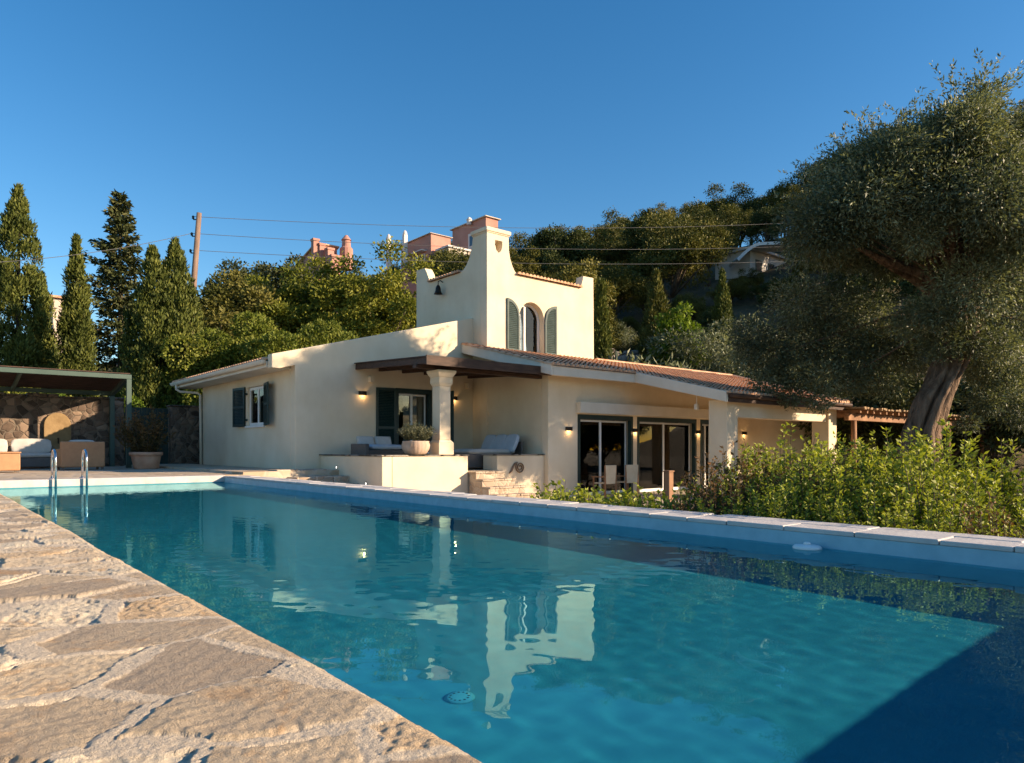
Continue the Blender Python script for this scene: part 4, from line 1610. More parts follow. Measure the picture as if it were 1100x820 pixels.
def limbs(name, h, targets, r0, rng, mat, parent, lean=(0, 0), fork=0.4):
    b = MB()
    f = Vector((lean[0] * fork, lean[1] * fork, h * fork))
    b.tube([(0, 0, -0.6), (0.02, 0, h * fork * 0.5), f], [r0 * 1.25, r0, r0 * 0.8], 8)
    for tg in targets:
        tg = Vector(tg)
        m = f.lerp(tg, 0.5) + Vector((rng.uniform(-.2, .2), rng.uniform(-.2, .2), rng.uniform(0, .4)))
        b.tube([f, m, tg], [r0 * 0.6, r0 * 0.36, r0 * 0.10], 6)
    return b.build(name, mat, parent, smooth=True, local=True)


def round_tree(name, label, cat, mat, seed, h=7.0, rx=3.0, n=38, rc=0.85, nl=17000, L=0.19, W=0.105, lo=0.2, group=None, irr=0.22, bottom=-0.55):
    rng = np.random.default_rng(seed)
    t = thing(name, label, cat, (0, 0, 0), 0, group)
    cz = h * (lo + 1) / 2
    rz = h * (1 - lo) / 2 * 0.86
    cl = crown_clumps(n, cz, rx, rz, rc, rng, irr, bottom)
    P, Dr, T = clump_points(cl, nl, rng, fuzz=0.26)
    leaves('crown', P, Dr * 0.8 + rng.normal(size=P.shape) * 0.6, L, W, mat, t, rng, T)
    limbs('trunk', h, [c[:3] for c in cl[::4]], 0.16, rng, BARK, t, fork=lo + 0.05)
    return t


def put(t, x, y, z, s=1.0, rz=0.0, sz=None):
    t.location = (x, y, z)
    t.scale = (s, s, sz or s)
    t.rotation_euler = (0, 0, rz)
    return t


HG = 'trees on the wooded hillside'
L_HOLM = m_leaf('holm_oak_leaf', (0.024, 0.038, 0.012), (0.060, 0.078, 0.024), (0.13, 0.14, 0.045), 0.15, world_scale=0.25)
L_YELL = m_leaf('yellowing_tree_leaf', (0.055, 0.06, 0.013), (0.135, 0.13, 0.028), (0.25, 0.215, 0.055), 0.2, world_scale=0.25)
VARS = [
    round_tree('hill_tree', None, 'tree', L_WOOD, 101, group=HG),
    round_tree('hill_tree', None, 'tree', L_HOLM, 102, h=7.5, rx=2.6, n=32, rc=0.8, group=HG),
    round_tree('hill_tree', None, 'tree', L_WOOD, 103, h=6.2, rx=3.3, n=46, rc=0.72, group=HG),
    round_tree('hill_tree', None, 'tree', L_YELL, 104, h=8.0, rx=2.9, n=44, rc=0.72, lo=0.15, group=HG),
]
used = [False] * 4
hr = np.random.default_rng(77)
NAMEV = ['broad olive-green', 'narrow dark green', 'low spreading brownish-green', 'tall shaggy yellow-green']
for (D, step, a0, a1) in ((46, 62, 600, 1150), (54, 56, 540, 1130), (62, 50, 500, 1130), (71, 44, 250, 1120), (80, 36, 240, 1120), (89, 29, 250, 1110), (99, 26, 300, 1110)):
    px = a0 + hr.uniform(0, 20)
    while px < a1:
        d = D + hr.uniform(-3.5, 3.5)
        q = at(px, 482, d)
        p0 = px
        px += step * hr.uniform(0.75, 1.3)
        if 625 < p0 < 800 and d < 58:
            continue
        if 765 < p0 < 880 and d < 76:
            continue
        if d > 66 and (425 < p0 < 548 or 310 < p0 < 385) and d < 93:
            continue
        if p0 < 440 and d < 95:
            continue
        k = int(hr.integers(0, 4))
        o = VARS[k]
        if used[k]:
            o = copy_tree(o)
        used[k] = True
        z = zt(q)
        s = hr.uniform(0.75, 1.25)
        put(o, q.x, q.y, z - 0.3, s, hr.uniform(0, 6.28), s * hr.uniform(0.85, 1.15))
        zone = 'on the hill left of the tower' if p0 < 500 else ('on the hill just right of the tower' if p0 < 700 else ('on the slope between tower and olive' if p0 < 880 else 'on the slope behind the olive tree'))
        rowl = 'low' if D < 60 else ('halfway up' if D < 78 else 'high')
        o['label'] = f'{NAMEV[k]} tree {rowl} {zone}'


def place_px(t, px, ytop, d, h, zbase=None, sx=1.0, rz=0.0):
    """stand a thing of height h so that its tip is where the survey saw it"""
    q = at(px, ytop, d)
    z = zt(q) if zbase is None else zbase
    s = (q.z - z) / h
    t.location = (q.x, q.y, z)
    t.scale = (s * sx, s * sx, s)
    t.rotation_euler = (0, 0, rz)
    return t


for k in range(34):  # unseen tree row added so the door panes reflect no sky glow
    o = copy_tree(VARS[k % 4])
    a = rad(104 + 2.2 * k + hr.uniform(-.6, .6))
    d = 46 + hr.uniform(-4, 6)
    put(o, d * math.sin(a), d * math.cos(a), GZ - 1.2, 1.0, hr.uniform(0, 6.28))
    o['label'] = 'unseen tree added beyond the near end of the pool to darken door reflections'
    o['group'] = 'unseen trees added for the door reflections'

for k in range(16):
    o = copy_tree(VARS[(0, 2, 1, 2)[k % 4]])
    q = at(632 + 14 * k + hr.uniform(-6, 6), 482, hr.uniform(50, 66))
    put(o, q.x, q.y, zt(q) - 0.4, hr.uniform(0.30, 0.48), hr.uniform(0, 6.28))
    o['label'] = 'low bush on the bare slope between the tower and the white house'
    o['category'] = 'bush'
    o['group'] = 'bushes on the bare slope'
    o.name = 'slope_bush'

# greener trees left of the tower
for (px, yt, d, seed, lab, hh, rx, mat) in (
        (246, 290, 47, 201, 'bushy yellow-green tree just right of the leaning utility pole', 6.5, 2.6, L_WOOD),
        (296, 270, 58, 202, 'dark green tree between utility pole and pink chimneys', 7.5, 2.8, L_FIR),
        (268, 276, 62, 207, 'dark crown rising behind the bushy tree by the utility pole', 7.0, 2.6, L_FIR),
        (328, 276, 50, 203, 'rounded bright green tree below the pink chimneys', 7.0, 2.9, L_GREEN),
        (408, 260, 48, 204, 'big rounded bright green tree left of the tower', 7.6, 3.0, L_GREEN),
        (372, 285, 54, 208, 'dark green tree between the two rounded bright green trees', 7.0, 2.6, L_FIR),
        (486, 270, 66, 205, 'small dark tree before the pink houses seen over the tower wall', 6.0, 2.4, L_WOOD),
        (228, 330, 42, 206, 'small dense tree beside the broad cypress', 5.5, 2.2, L_WOOD)):
    t = round_tree('broadleaf_tree', lab, 'tree', mat, seed, h=hh, rx=rx, n=60, rc=0.62, nl=20000, L=0.19, W=0.10, lo=0.06, group='broadleaf trees left of the tower', irr=0.06, bottom=-0.9)
    place_px(t, px, yt, d, hh * 1.02, rz=seed)

# climber-clad hedge behind the window wing
rg = np.random.default_rng(31)
base = None
for i, (px, yt) in enumerate(((222, 352), (250, 348), (276, 352), (300, 346), (322, 358), (346, 352), (368, 368))):
    lab = ['climber-covered shrub beside the broad cypress', 'climber-covered shrub second right of the broad cypress', 'leafy shrub over the low end of the dark tiled eaves', 'leafy shrub over the middle of the dark tiled eaves', 'leafy shrub over the top corner of the white gable', 'upright leafy shrub behind the rising white gable', 'leafy shrub at the foot of the bright green trees', 'leafy shrub left of the tower behind the gable', 'leafy shrub against the left side of the tower'][i]
    rng = np.random.default_rng(300 + i)
    t = thing('climber_shrub', lab, 'shrub', (0, 0, 0), 0, 'leafy shrubs behind the window wing')
    cl = crown_clumps(30, 2.0, 1.5, 1.9, 0.5, rng, irr=0.15, bottom=-0.9)
    P, Dr, T = clump_points(cl, 15000, rng)
    leaves('foliage', P, Dr + rng.normal(size=P.shape) * 0.7, 0.095, 0.07, L_IVY, t, rng, T)
    limbs('stem', 3.0, [c[:3] for c in cl[::5]], 0.07, rng, BARK, t)
    place_px(t, px, yt, 33 + (i % 3), 4.0, zbase=0.0, sx=0.9 if i < 5 else 0.6)


# cypresses
def cypress(label, seed, h, r, nl=11000, mat=L_CYP, L=0.21, W=0.07, group='cypresses', tips=1, spread=0.0):
    rng = np.random.default_rng(seed)
    t = thing('cypress', label, 'cypress', (0, 0, 0), 0, group)
    cl = []
    for tip in range(tips):
        ox = spread * (tip - (tips - 1) / 2)
        hh = h * (1 if tip == tips - 1 else 0.95)
        rr = r * (0.75 if tips > 1 else 1)
        n = int(230 * hh / 10)
        for i in range(n):
            u = rng.uniform(0, 1) ** 1.15
            z = hh * (0.03 + 0.95 * u)
            prof = rr * min(1, (0.55 + 2.2 * u)) * (1 - u ** 2.3) ** 0.8 * rng.uniform(0.80, 1.08)
            a = rng.uniform(0, 6.28)
            s = 0.15 + 0.27 * (1 - u)
            sz_ = (0.42 + 0.5 * (1 - u)) * rng.uniform(0.8, 1.3)
            k = max(prof - s * 0.8, 0) * (1 if rng.uniform() < 0.75 else rng.uniform(0.3, 0.9))
            cl.append((ox + math.cos(a) * k, math.sin(a) * k, z, s, s, min(sz_, max(0.15, hh * 1.0 - z))))
    P, Dr, T = clump_points(cl, int(nl * 3.4), rng, up=0.5, inner=0.35)
    A = Dr * 0.5 + np.array([0, 0, 1.0]) + rng.normal(size=P.shape) * 0.35
    leaves('crown', P, A, L, W, mat, t, rng, T)
    MB().tube([(0, 0, -0.8), (0, 0, h * 0.3), (0, 0, h * 0.9)], [0.22, 0.16, 0.04], 8).build('trunk', BARK, t, smooth=True, local=True)
    return t


CG = 'cypresses left of the villa'
place_px(cypress('tall broad cypress at the left edge above the stone wall', 401, 14, 1.85, 18000, group=CG), 20, 195, 35, 14.2, zbase=0.0)
place_px(cypress('slim cypress half behind the tall broad cypress on the left', 402, 12, 1.0, 8000, group=CG), 45, 290, 37, 12.2, zbase=0.0)
place_px(cypress('slender pointed cypress between the tall cypress and the ragged conifer', 403, 12, 1.1, 12000, group=CG), 82, 250, 37, 12.2, zbase=0.0)
place_px(cypress('broad twin-tipped cypress at the corner of the window wing', 404, 10.3, 2.15, 26000, group=CG, tips=2, spread=0.95), 176, 254, 33, 10.4, zbase=0.0)
place_px(cypress('narrow sunlit cypress at the right edge of the tower', 405, 8, 0.6, 7000, group='small cypresses right of the tower', L=0.22), 646, 300, 37, 8.1)
place_px(cypress('ragged brownish cypress above the tiled roof, left of the lime-green tree', 406, 8, 1.15, 7000, L_WOOD, group='small cypresses right of the tower', L=0.26), 705, 290, 42, 8.1)
place_px(cypress('small pointed cypress left of the white hillside house', 407, 8, 0.85, 7000, group='small cypresses right of the tower', L=0.22), 776, 289, 46, 8.1)


def conifer(label, seed, h, r):
    rng = np.random.default_rng(seed)
    t = thing('ragged_conifer', label, 'conifer', (0, 0, 0))
    P, A, T = [], [], []
    b = MB().tube([(0, 0, -0.8), (0.1, 0, h * 0.4), (0, 0.05, h * 0.98)], [0.24, 0.17, 0.03], 8)
    n = 150
    for i in range(n):
        u = (i + rng.uniform(0, 1)) / n
        z = h * (0.06 + 0.92 * u)
        ln = r * (1 - u) ** 0.75 * rng.uniform(0.35, 1.3) + 0.12
        a = i * 2.4 + rng.uniform(-.4, .4)
        d = np.array([math.cos(a), math.sin(a), 0.0])
        tip = np.array([0, 0, z]) + d * ln + np.array([0, 0, (0.18 if u > 0.5 else -0.12) * ln])
        b.tube([(0, 0, z), tuple(np.array([0, 0, z]) + d * ln * 0.5 + np.array([0, 0, -0.05 * ln])), tuple(tip)], [0.035, 0.025, 0.008], 4)
        m = int(130 * (0.35 + ln / r))
        s = rng.uniform(0.15, 1.05, m) ** 0.8
        base_ = np.array([0, 0, z]) + d * ln * s[:, None] + np.stack([0 * s, 0 * s, (0.18 if u > 0.5 else -0.12) * ln * s ** 2], 1)
        side = rng.normal(size=(m, 3)) * np.array([0.16, 0.16, 0.10]) * (0.35 + ln * 0.5)
        P.append(base_ + side)
        A.append(d + rng.normal(size=(m, 3)) * 0.6 + np.array([0, 0, -0.15]))
        T.append(np.clip(rng.uniform(0, 1, m) * 0.6 + 0.4 * rng.uniform(), 0, 1))
    leaves('crown', np.concatenate(P), np.concatenate(A), 0.28, 0.12, L_FIR, t, rng, np.concatenate(T))
    b.build('trunk', BARK, t, smooth=True, local=True)
    return t


place_px(conifer('tall ragged dark conifer between the slender cypress and the twin-tipped cypress', 411, 15, 2.9), 128, 199, 41, 15.2, zbase=0.0)

t = round_tree('lime_tree', 'bright lime-green young tree above the tiled roof on the terraced slope', 'tree', L_LIME, 421, h=5, rx=0.85, n=34, rc=0.36, nl=6500, L=0.14, W=0.11, lo=0.12)
place_px(t, 732, 326, 38, 5.0, zbase=zt(at(728, 328, 38)) + 0.4)
for i, (px, yt, d, hh, rx) in enumerate(((752, 352, 37, 5.5, 2.4), (796, 338, 39, 5.8, 2.6), (840, 345, 36, 5.6, 2.6), (702, 392, 36, 2.2, 1.4), (668, 352, 52, 4.0, 2.0), (885, 340, 40, 6, 2.8))):
    lab = ['dark grey-green tree directly behind the tiled roof under the lime-green tree', 'dark grey-green tree behind the roof below the small pointed cypress', 'dark grey-green tree behind the roof beside the olive crown', 'low dark shrub at the foot of the ragged brownish cypress', 'low dark shrub right of the narrow cypress by the tower', 'dark grey-green tree mostly hidden behind the olive crown'][i]
    t = round_tree('dark_tree', lab, 'tree', L_OLIVE, 430 + i, h=hh, rx=rx, n=40, rc=0.62, nl=9000, L=0.2, W=0.06, lo=0.05, group='dark trees behind the tiled roof')
    place_px(t, px, yt, d, hh)
for i, (px, yt, d) in enumerate(((965, 340, 44), (1035, 335, 46), (1095, 345, 45), (1160, 345, 44), (905, 398, 31), (948, 392, 32), (1003, 396, 33), (1066, 396, 33), (1120, 396, 33))):
    t = round_tree('garden_tree', ['dense dark tree behind the rustic pergola, left of the olive trunk', 'dense dark tree behind the rustic pergola, right of the olive trunk', 'dense dark tree behind the rustic pergola at the right edge', 'dense dark tree just outside the right end of the rustic pergola', 'low dark tree behind the thatch where it meets the villa roof', 'low dark tree behind the thatch just left of the olive trunk', 'low dark tree behind the thatch just right of the olive trunk', 'low dark tree behind the right half of the thatch', 'low dark tree behind the far right end of the thatch'][i], 'tree', L_FIR, 440 + i, h=6, rx=3.0, n=40, rc=0.75, nl=8000, L=0.26, W=0.14, lo=0.03, group='dense trees behind the rustic pergola')
    place_px(t, px, yt, d, 6.0)

# shrubs looking over the stone wall, and the rounded one behind the gate
for i, (px, yt, d) in enumerate(((-4, 416, 30), (40, 424, 30), (80, 421, 30), (120, 430, 30), (165, 428, 31.5), (205, 425, 33))):
    rng = np.random.default_rng(450 + i)
    t = thing('wall_shrub', ['sunlit shrub over the stone wall at the left edge', 'low shrub over the stone wall left of the fountain', 'bright green shrub over the stone wall right of the fountain', 'dark low shrub over the stone wall beside the pergola post', 'rounded shrub showing over the green gate', 'dark shrub showing over the stone pier'][i], 'shrub', (0, 0, 0), 0, 'shrubs behind the stone wall')
    cl = crown_clumps(22, 1.5, 1.6, 1.2, 0.45, rng, bottom=-0.9)
    P, Dr, T = clump_points(cl, 4200, rng)
    leaves('foliage', P, Dr + rng.normal(size=P.shape) * 0.7, 0.13, 0.08, L_LIME if i in (2, 4) else L_GREEN, t, rng, T)
    limbs('stem', 2.0, [c[:3] for c in cl[::6]], 0.05, rng, BARK, t)
    place_px(t, px, yt, d, 2.9, zbase=0.0)


# planted pots
def stems(n, h, spread, rng, base=(0, 0, 0), per=26, start=0.25):
    P, A, T = [], [], []
    paths = []
    for i in range(n):
        a = rng.uniform(0, 6.28)
        q = rng.uniform(0, 1) ** 0.6
        foot = np.array([math.cos(a), math.sin(a), 0]) * spread * 0.25 * q
        hh = h * rng.uniform(0.62, 1.06) * (1 - 0.35 * q * q)
        tip = np.array([math.cos(a) * spread * q, math.sin(a) * spread * q, hh])
        c = np.array([math.cos(a), math.sin(a), 0]) * rng.uniform(-0.1, 0.15) * h * 0.3
        s = np.sort(rng.uniform(start, 1.0, per))
        pos = foot + (tip - foot) * s[:, None] + c * np.sin(s * PI)[:, None]
        ang = rng.uniform(0, 6.28, per)
        out = np.stack([np.cos(ang), np.sin(ang), np.full(per, 0.0)], 1)
        P.append(pos + out * 0.006 + np.array(base))
        A.append(out * 0.9 + unit(tip - foot) * rng.uniform(0.3, 1.1, (per, 1)))
        T.append(np.clip(0.30 + 0.55 * s ** 2 + rng.normal(0, 0.12, per), 0, 1))  # yellower tips, with top light and dark lower gaps put into the tint
        paths.append([tuple(np.array(base) + foot), tuple(np.array(base) + foot + (tip - foot) * 0.5 + c), tuple(np.array(base) + tip)])
    return np.concatenate(P), np.concatenate(A), np.concatenate(T), paths


rng = np.random.default_rng(500)
P, A, T, paths = stems(190, 0.52, 0.50, rng, (0, 0, 0.30), 22)
leaves('plant', P, A, 0.075, 0.020, L_SAGE, PLANTER, rng, T)
P, A, T, paths = stems(70, 1.5, 0.95, rng, (0, 0, 0.42), 46, 0.1)
f = leaves('foliage', P, A, 0.11, 0.045, L_DRY, POTTED, rng, T)
b = MB()
for p_ in paths[::2]:
    b.tube(p_, [0.012, 0.008, 0.003], 4)
b.build('stem', BARK, POTTED, local=True)


# hedge along the villa side of the pool: every shrub its own
def hedge_shrub(label, seed, n, h, spread, L, W, per, mat=L_HEDGE):
    rng = np.random.default_rng(seed)
    t = thing('hedge_shrub', label, 'shrub', (0, 0, 0), 0, 'shrubs along the raised pool edge')
    P, A, T, paths = stems(n, h, spread, rng, (0, 0, 0), per, 0.12)
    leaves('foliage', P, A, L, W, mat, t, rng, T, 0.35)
    b = MB()
    for p_ in paths:
        b.tube(p_, [0.007, 0.005, 0.002], 4)
    b.build('stem', BARK, t, local=True)
    return t


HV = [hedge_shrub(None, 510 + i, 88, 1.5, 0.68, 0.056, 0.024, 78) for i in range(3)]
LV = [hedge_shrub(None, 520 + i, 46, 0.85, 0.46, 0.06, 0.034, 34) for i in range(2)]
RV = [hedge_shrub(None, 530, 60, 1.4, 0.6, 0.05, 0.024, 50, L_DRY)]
usedh = {}
hg = np.random.default_rng(9)


def plant(pool, x, y, ztop, h, rowname, wide=1.0):
    if pool is HV and hg.uniform() < 0.10:
        pool, h, rowname = RV, 1.4, rowname.replace('leafy green', 'dull reddish').replace('bright leafy', 'dull reddish').replace('yellow-green', 'dull reddish').replace('tall hedge', 'tall dull reddish hedge')
    k = int(hg.integers(0, len(pool)))
    o = pool[k]
    if usedh.get(o.name):
        o = copy_tree(o)
    else:
        usedh[o.name] = True
    z0 = GZ + 0.03
    s = (ztop - z0) / h
    s2 = max(s, 0.75) * wide * hg.uniform(0.9, 1.12)
    o.location = (x, y, z0)
    o.scale = (s2, s2, s)
    o.rotation_euler = (0, 0, hg.uniform(0, 6.28))
    o['label'] = rowname
    return o


y = 1.35
while y < 4.7:
    ok = y > 2.1
    tall = 0.78 if y > 1.2 else 0.52
    plant(HV, 6.52 + hg.uniform(-.06, .06), y, hg.uniform(0.16, 0.32), 1.5, 'leafy green hedge shrub in the front row right against the pool edge')
    if y > 1.8:
      plant(HV, 7.15 + hg.uniform(-.1, .1), y + 0.25, hg.uniform(0.30, 0.66), 1.5, 'bright leafy hedge shrub in the middle row of the pool-side hedge')
    if ok:
      plant(HV, 7.85 + hg.uniform(-.12, .12), y + hg.uniform(0, .3), tall * hg.uniform(0.62, 1.2), 1.5, 'tall yellow-green hedge shrub with long shoots in the back row of the hedge')
    if ok:
        plant(HV, 8.65 + hg.uniform(-.12, .12), y + hg.uniform(0, .4), tall * hg.uniform(0.9, 1.25), 1.5, 'tall hedge shrub at the very back of the hedge below the porch')
    y += 0.47
plant(RV, 6.95, 4.55, 0.62, 1.4, 'reddish dull shrub at the left end of the tall hedge beside the porch pillar')
plant(RV, 7.6, 4.8, 0.75, 1.4, 'reddish dull shrub behind the left end of the tall hedge')
y = 4.95
while y < 7.25:
    plant(LV, 6.48 + hg.uniform(-.06, .06), y, hg.uniform(0.0, 0.14), 0.85, 'low leafy plant in the narrow bed before the glass doors')
    plant(LV, 6.95 + hg.uniform(-.1, .1), y + 0.15, hg.uniform(0.05, 0.24), 0.85, 'low leafy plant in the second row before the glass doors')
    y += 0.36

# ------------------------------------------------------------------ olive trees


def olive(label, seed, trunk_path, trunk_r, centre, rad3, n, nl, rc, extra=()):
    rng = np.random.default_rng(seed)
    base_ = Vector(trunk_path[0])
    t = thing('olive_tree', label, 'olive tree', base_)
    cl = []
    ax = np.array([tuple(RT), tuple(FW), (0, 0, 1)])
    while len(cl) < n:
        d = unit(rng.normal(size=3))
        k = rng.uniform(0.45, 1.0) ** 0.6 * rng.uniform(0.88, 1.12)
        p = np.array(centre) + (d * k * np.array(rad3)) @ ax
        if d[1] > 0.25 and d[2] > 0.35:
            continue
        if d[2] < -0.3 and rng.uniform() < 0.35:
            continue
        r = rc * rng.uniform(0.65, 1.35)
        cl.append((*(p - np.array(base_)), r, r, r * 0.85))
    for e in extra:
        cl.append((*(np.array(e[:3]) - np.array(base_)), e[3], e[3], e[4]))
    # keep the crown out of the sun that reaches the tower
    keep = []
    for c in cl:
        wx, wy, wz_ = c[0] + base_.x, c[1] + base_.y, c[2] + base_.z
        run = 18.04 - wy
        xs_hit, zs_hit = wx - run * math.tan(rad(40)), wz_ - run / math.cos(rad(40)) * math.tan(rad(19))
        if xs_hit + c[3] > 14.0 and xs_hit - c[3] < 19.4 and zs_hit + c[3] * 1.05 > 3.9:
            continue
        run = (wz_ - 2.18 - 0.247 * (wy - 11.24)) / (0.344 + 0.189)
        xr_h, yr_h = wx - 0.643 * run, wy + 0.766 * run
        if 14.5 < xr_h < 24.5 and 10.8 < yr_h < 17.6 and wz_ > 4.2 and rng.uniform() < 0.72:
            continue
        keep.append(c)
    cl = keep
    P, Dr, T = clump_points(cl, nl, rng, up=-0.05, fuzz=0.24)
    # twigs droop outwards from each clump
    A = Dr * 0.9 + rng.normal(size=P.shape) * 0.55 + np.array([0, 0, -0.15])
    # loose sprays sticking out of the crown
    order = sorted(range(len(cl)), key=lambda i: -cl[i][2])
    sp, sa, stt = [], [], []
    for q in range(210):
        c = np.array(cl[order[int(rng.integers(0, int(len(cl) * 0.7)))]])
        d = sphere_dirs(1, rng, 0.7)[0]
        d0 = c[:3] + d * c[3] * 0.8
        ln = rng.uniform(0.4, 1.5)
        mm = int(30 * ln) + 8
        u = rng.uniform(0, 1, (mm, 1))
        bend = np.array([rng.normal(0, .12), rng.normal(0, .12), -0.15])
        sp.append(d0 + d * ln * u + bend * u * u + rng.normal(size=(mm, 3)) * 0.035)
        sa.append(d * 0.9 + rng.normal(size=(mm, 3)) * 0.6)
        stt.append(rng.uniform(0.2, 1, mm))
    P = np.concatenate([P] + sp)
    A = np.concatenate([A] + sa)
    T = np.concatenate([T] + stt)
    leaves('crown', P, A, 0.115, 0.036, L_OLIVE, t, rng, T)
    b = MB()
    tp = [Vector(q) - base_ for q in trunk_path]
    # gnarled trunk: lumpy rings along the path
    N = 72
    ring = []
    m = 90
    grv = [(rng.uniform(0, 6.28), int(rng.integers(3, 7)), rng.uniform(0.10, 0.2), rng.uniform(-0.9, 0.9), rng.uniform(0, 6.28)) for _ in range(4)]
    fx = [0.0]
    for i in range(1, len(tp)):
        fx.append(fx[-1] + (tp[i] - tp[i - 1]).length)
    lob = [(rng.uniform(0, 6.28), rng.integers(2, 9), rng.uniform(0.035, 0.10), rng.uniform(-1.3, 1.3)) for _ in range(11)]
    for j in range(m + 1):
        s = fx[-1] * j / m
        i = max(k for k in range(len(fx)) if fx[k] <= s + 1e-9)
        i = min(i, len(tp) - 2)
        u = (s - fx[i]) / (fx[i + 1] - fx[i])
        c = tp[i].lerp(tp[i + 1], u)
        rr = trunk_r[i] * (1 - u) + trunk_r[i + 1] * u
        for k in range(N):
            a = 2 * PI * k / N
            f_ = 1 + sum(am * math.cos(nn * a + ph + tw * s) for (ph, nn, am, tw) in lob) + rng.normal(0, 0.010)
            f_ -= sum(am * math.exp(-(math.sin(nn * a / 2 + ph + tw * s + 0.5 * math.sin(1.7 * s + q2)) / 0.22) ** 2) for (ph, nn, am, tw, q2) in grv)
            ring.append((c.x + rr * f_ * math.cos(a), c.y + rr * f_ * math.sin(a), c.z))
    b.add(ring, [(j * N + k, j * N + (k + 1) % N, (j + 1) * N + (k + 1) % N, (j + 1) * N + k) for j in range(m) for k in range(N)])
    b.f.append(tuple(m * N + k for k in range(N)))
    tr = b.build('trunk', OLIVEBARK, t, smooth=True, local=True)
    b = MB()
    top = tp[-1]
    for c in cl[::3]:
        e = Vector(c[:3])
        st_ = tp[-2].lerp(top, rng.uniform(0.55, 0.98))
        m1 = st_.lerp(e, 0.35) + Vector((rng.uniform(-.3, .3), rng.uniform(-.3, .3), rng.uniform(0.1, .6)))
        m2 = st_.lerp(e, 0.7) + Vector((rng.uniform(-.3, .3), rng.uniform(-.3, .3), rng.uniform(0.0, .4)))
        r0 = trunk_r[-1] * rng.uniform(0.14, 0.30)
        b.tube([st_, m1, m2, e], [r0, r0 * 0.6, r0 * 0.3, 0.012], 6)
    for q in range(5):
        c = Vector(cl[int(rng.integers(0, min(n, len(cl))))][:3])
        r0 = trunk_r[-1] * rng.uniform(0.6, 0.85)
        m1 = top.lerp(c, 0.3) + Vector((rng.uniform(-.2, .2), rng.uniform(-.2, .2), 0.35))
        m2 = top.lerp(c, 0.62) + Vector((rng.uniform(-.3, .3), rng.uniform(-.3, .3), 0.35))
        b.tube([tp[-2].lerp(top, 0.5), top, m1, m2, c], [r0 * 1.1, r0, r0 * 0.62, r0 * 0.36, 0.03], 9)
    b.build('limb', OLIVEBARK, t, smooth=True, local=True)
    return t


DO = 19.8
tpth = [at(984, 548, DO), at(985, 505, DO), at(990, 465, DO), at(1003, 430, DO), at(1018, 400, DO + .1), at(1030, 370, DO + .2), at(1030, 335, DO + .3)]
tpth[0].z = GZ
cen = at(1003, 240, 18.7)
ex = []
er = np.random.default_rng(3)
for (px, py, d, r) in ((1045, 122, -1.8, .42), (1062, 104, -1.8, .28), (1032, 138, -1.7, .46), (1000, 152, -1.4, .42), (955, 160, -1.2, .42), (938, 156, -1.0, .28), (1048, 98, -1.8, .22), (1085, 142, -2.0, .42), (1100, 140, -2, .4), (965, 150, -1.1, .25),
                       (1065, 165, -1.8, .6), (1100, 200, -2, .7), (1090, 250, -2, .7), (1100, 300, -1.5, .7),
                       (812, 325, 1.7, .6), (808, 360, 1.6, .5), (826, 385, 1.6, .55), (850, 398, 1.4, .5), (885, 405, 1.2, .5), (915, 410, 1.0, .42), (832, 350, 1.8, .7), (862, 365, 1.7, .7), (860, 325, 1.6, .75), (900, 370, 1.5, .7), (900, 330, 1.5, .75),
                       (890, 295, 1.2, .7), (935, 300, 1.2, .7), (930, 345, 1.3, .6), (945, 375, 1.3, .5), (960, 330, 1.4, .6), (822, 412, 1.5, .35), (850, 425, 1.3, .3), (880, 430, 1.2, .3), (797, 345, 1.8, .35), (803, 380, 1.7, .35),
                       (1012, 368, -.7, .42), (1045, 362, -.7, .45), (985, 345, -.6, .5), (1075, 372, -.5, .45), (1020, 335, -.8, .5), (960, 365, 1.3, .6), (975, 335, 1.5, .65), (990, 300, 1.6, .7), (1000, 350, 1.8, .6), (960, 300, 1.4, .7), (985, 385, 1.8, .5), (1015, 310, 1.8, .6), (1045, 320, 1.6, .6), (1080, 315, 1.4, .7), (1055, 390, 1.4, .55), (1100, 345, 1.2, .7), (945, 410, 1.4, .45), (920, 390, 1.2, .55), (880, 350, 1.6, .7), (840, 330, 1.6, .7), (1020, 270, 1.2, .7), (960, 270, 1.0, .7), 
                       (1075, 350, 1.0, .7), (1095, 385, 1, .6), (1065, 395, .8, .5), (1085, 420, .8, .5), (1060, 432, .6, .4), (1095, 445, .6, .4), (1050, 360, 1.2, .5), (1040, 455, .4, .25),
                       (905, 262, .4, .6), (880, 235, .2, .6), (905, 205, -.4, .55), (925, 182, -.8, .45)):
    q = at(px, py, DO + d)
    r *= 1.25
    ex.append((q.x, q.y, q.z, r, r * 0.85))
olive('big gnarled olive tree leaning right beyond the hedge, its crown hanging over the roof', 601, tpth, [0.68, 0.54, 0.45, 0.44, 0.41, 0.38, 0.29], tuple(cen), (3.3, 2.1, 2.3), 66, 250000, 0.80, ex)
# ------------------------------------------------------------------ houses on the hill


def hb(pxc, d, pxl, pxr):
    """corner nearest the viewer, then the run of the two walls seen from the pool"""
    c = at(pxc, 482, d)
    rl = (pxl - 550) / FPX
    dl = c.x / (FW.x + rl * RT.x)
    yl = dl * (FW.y + rl * RT.y)
    rr = (pxr - 550) / FPX
    dd_ = c.y / (FW.y + rr * RT.y)
    xr_ = dd_ * (FW.x + rr * RT.x)
    return c.x, c.y, xr_, yl


def zz(py, d):
    return 0.65 + (482 - py) * d / FPX


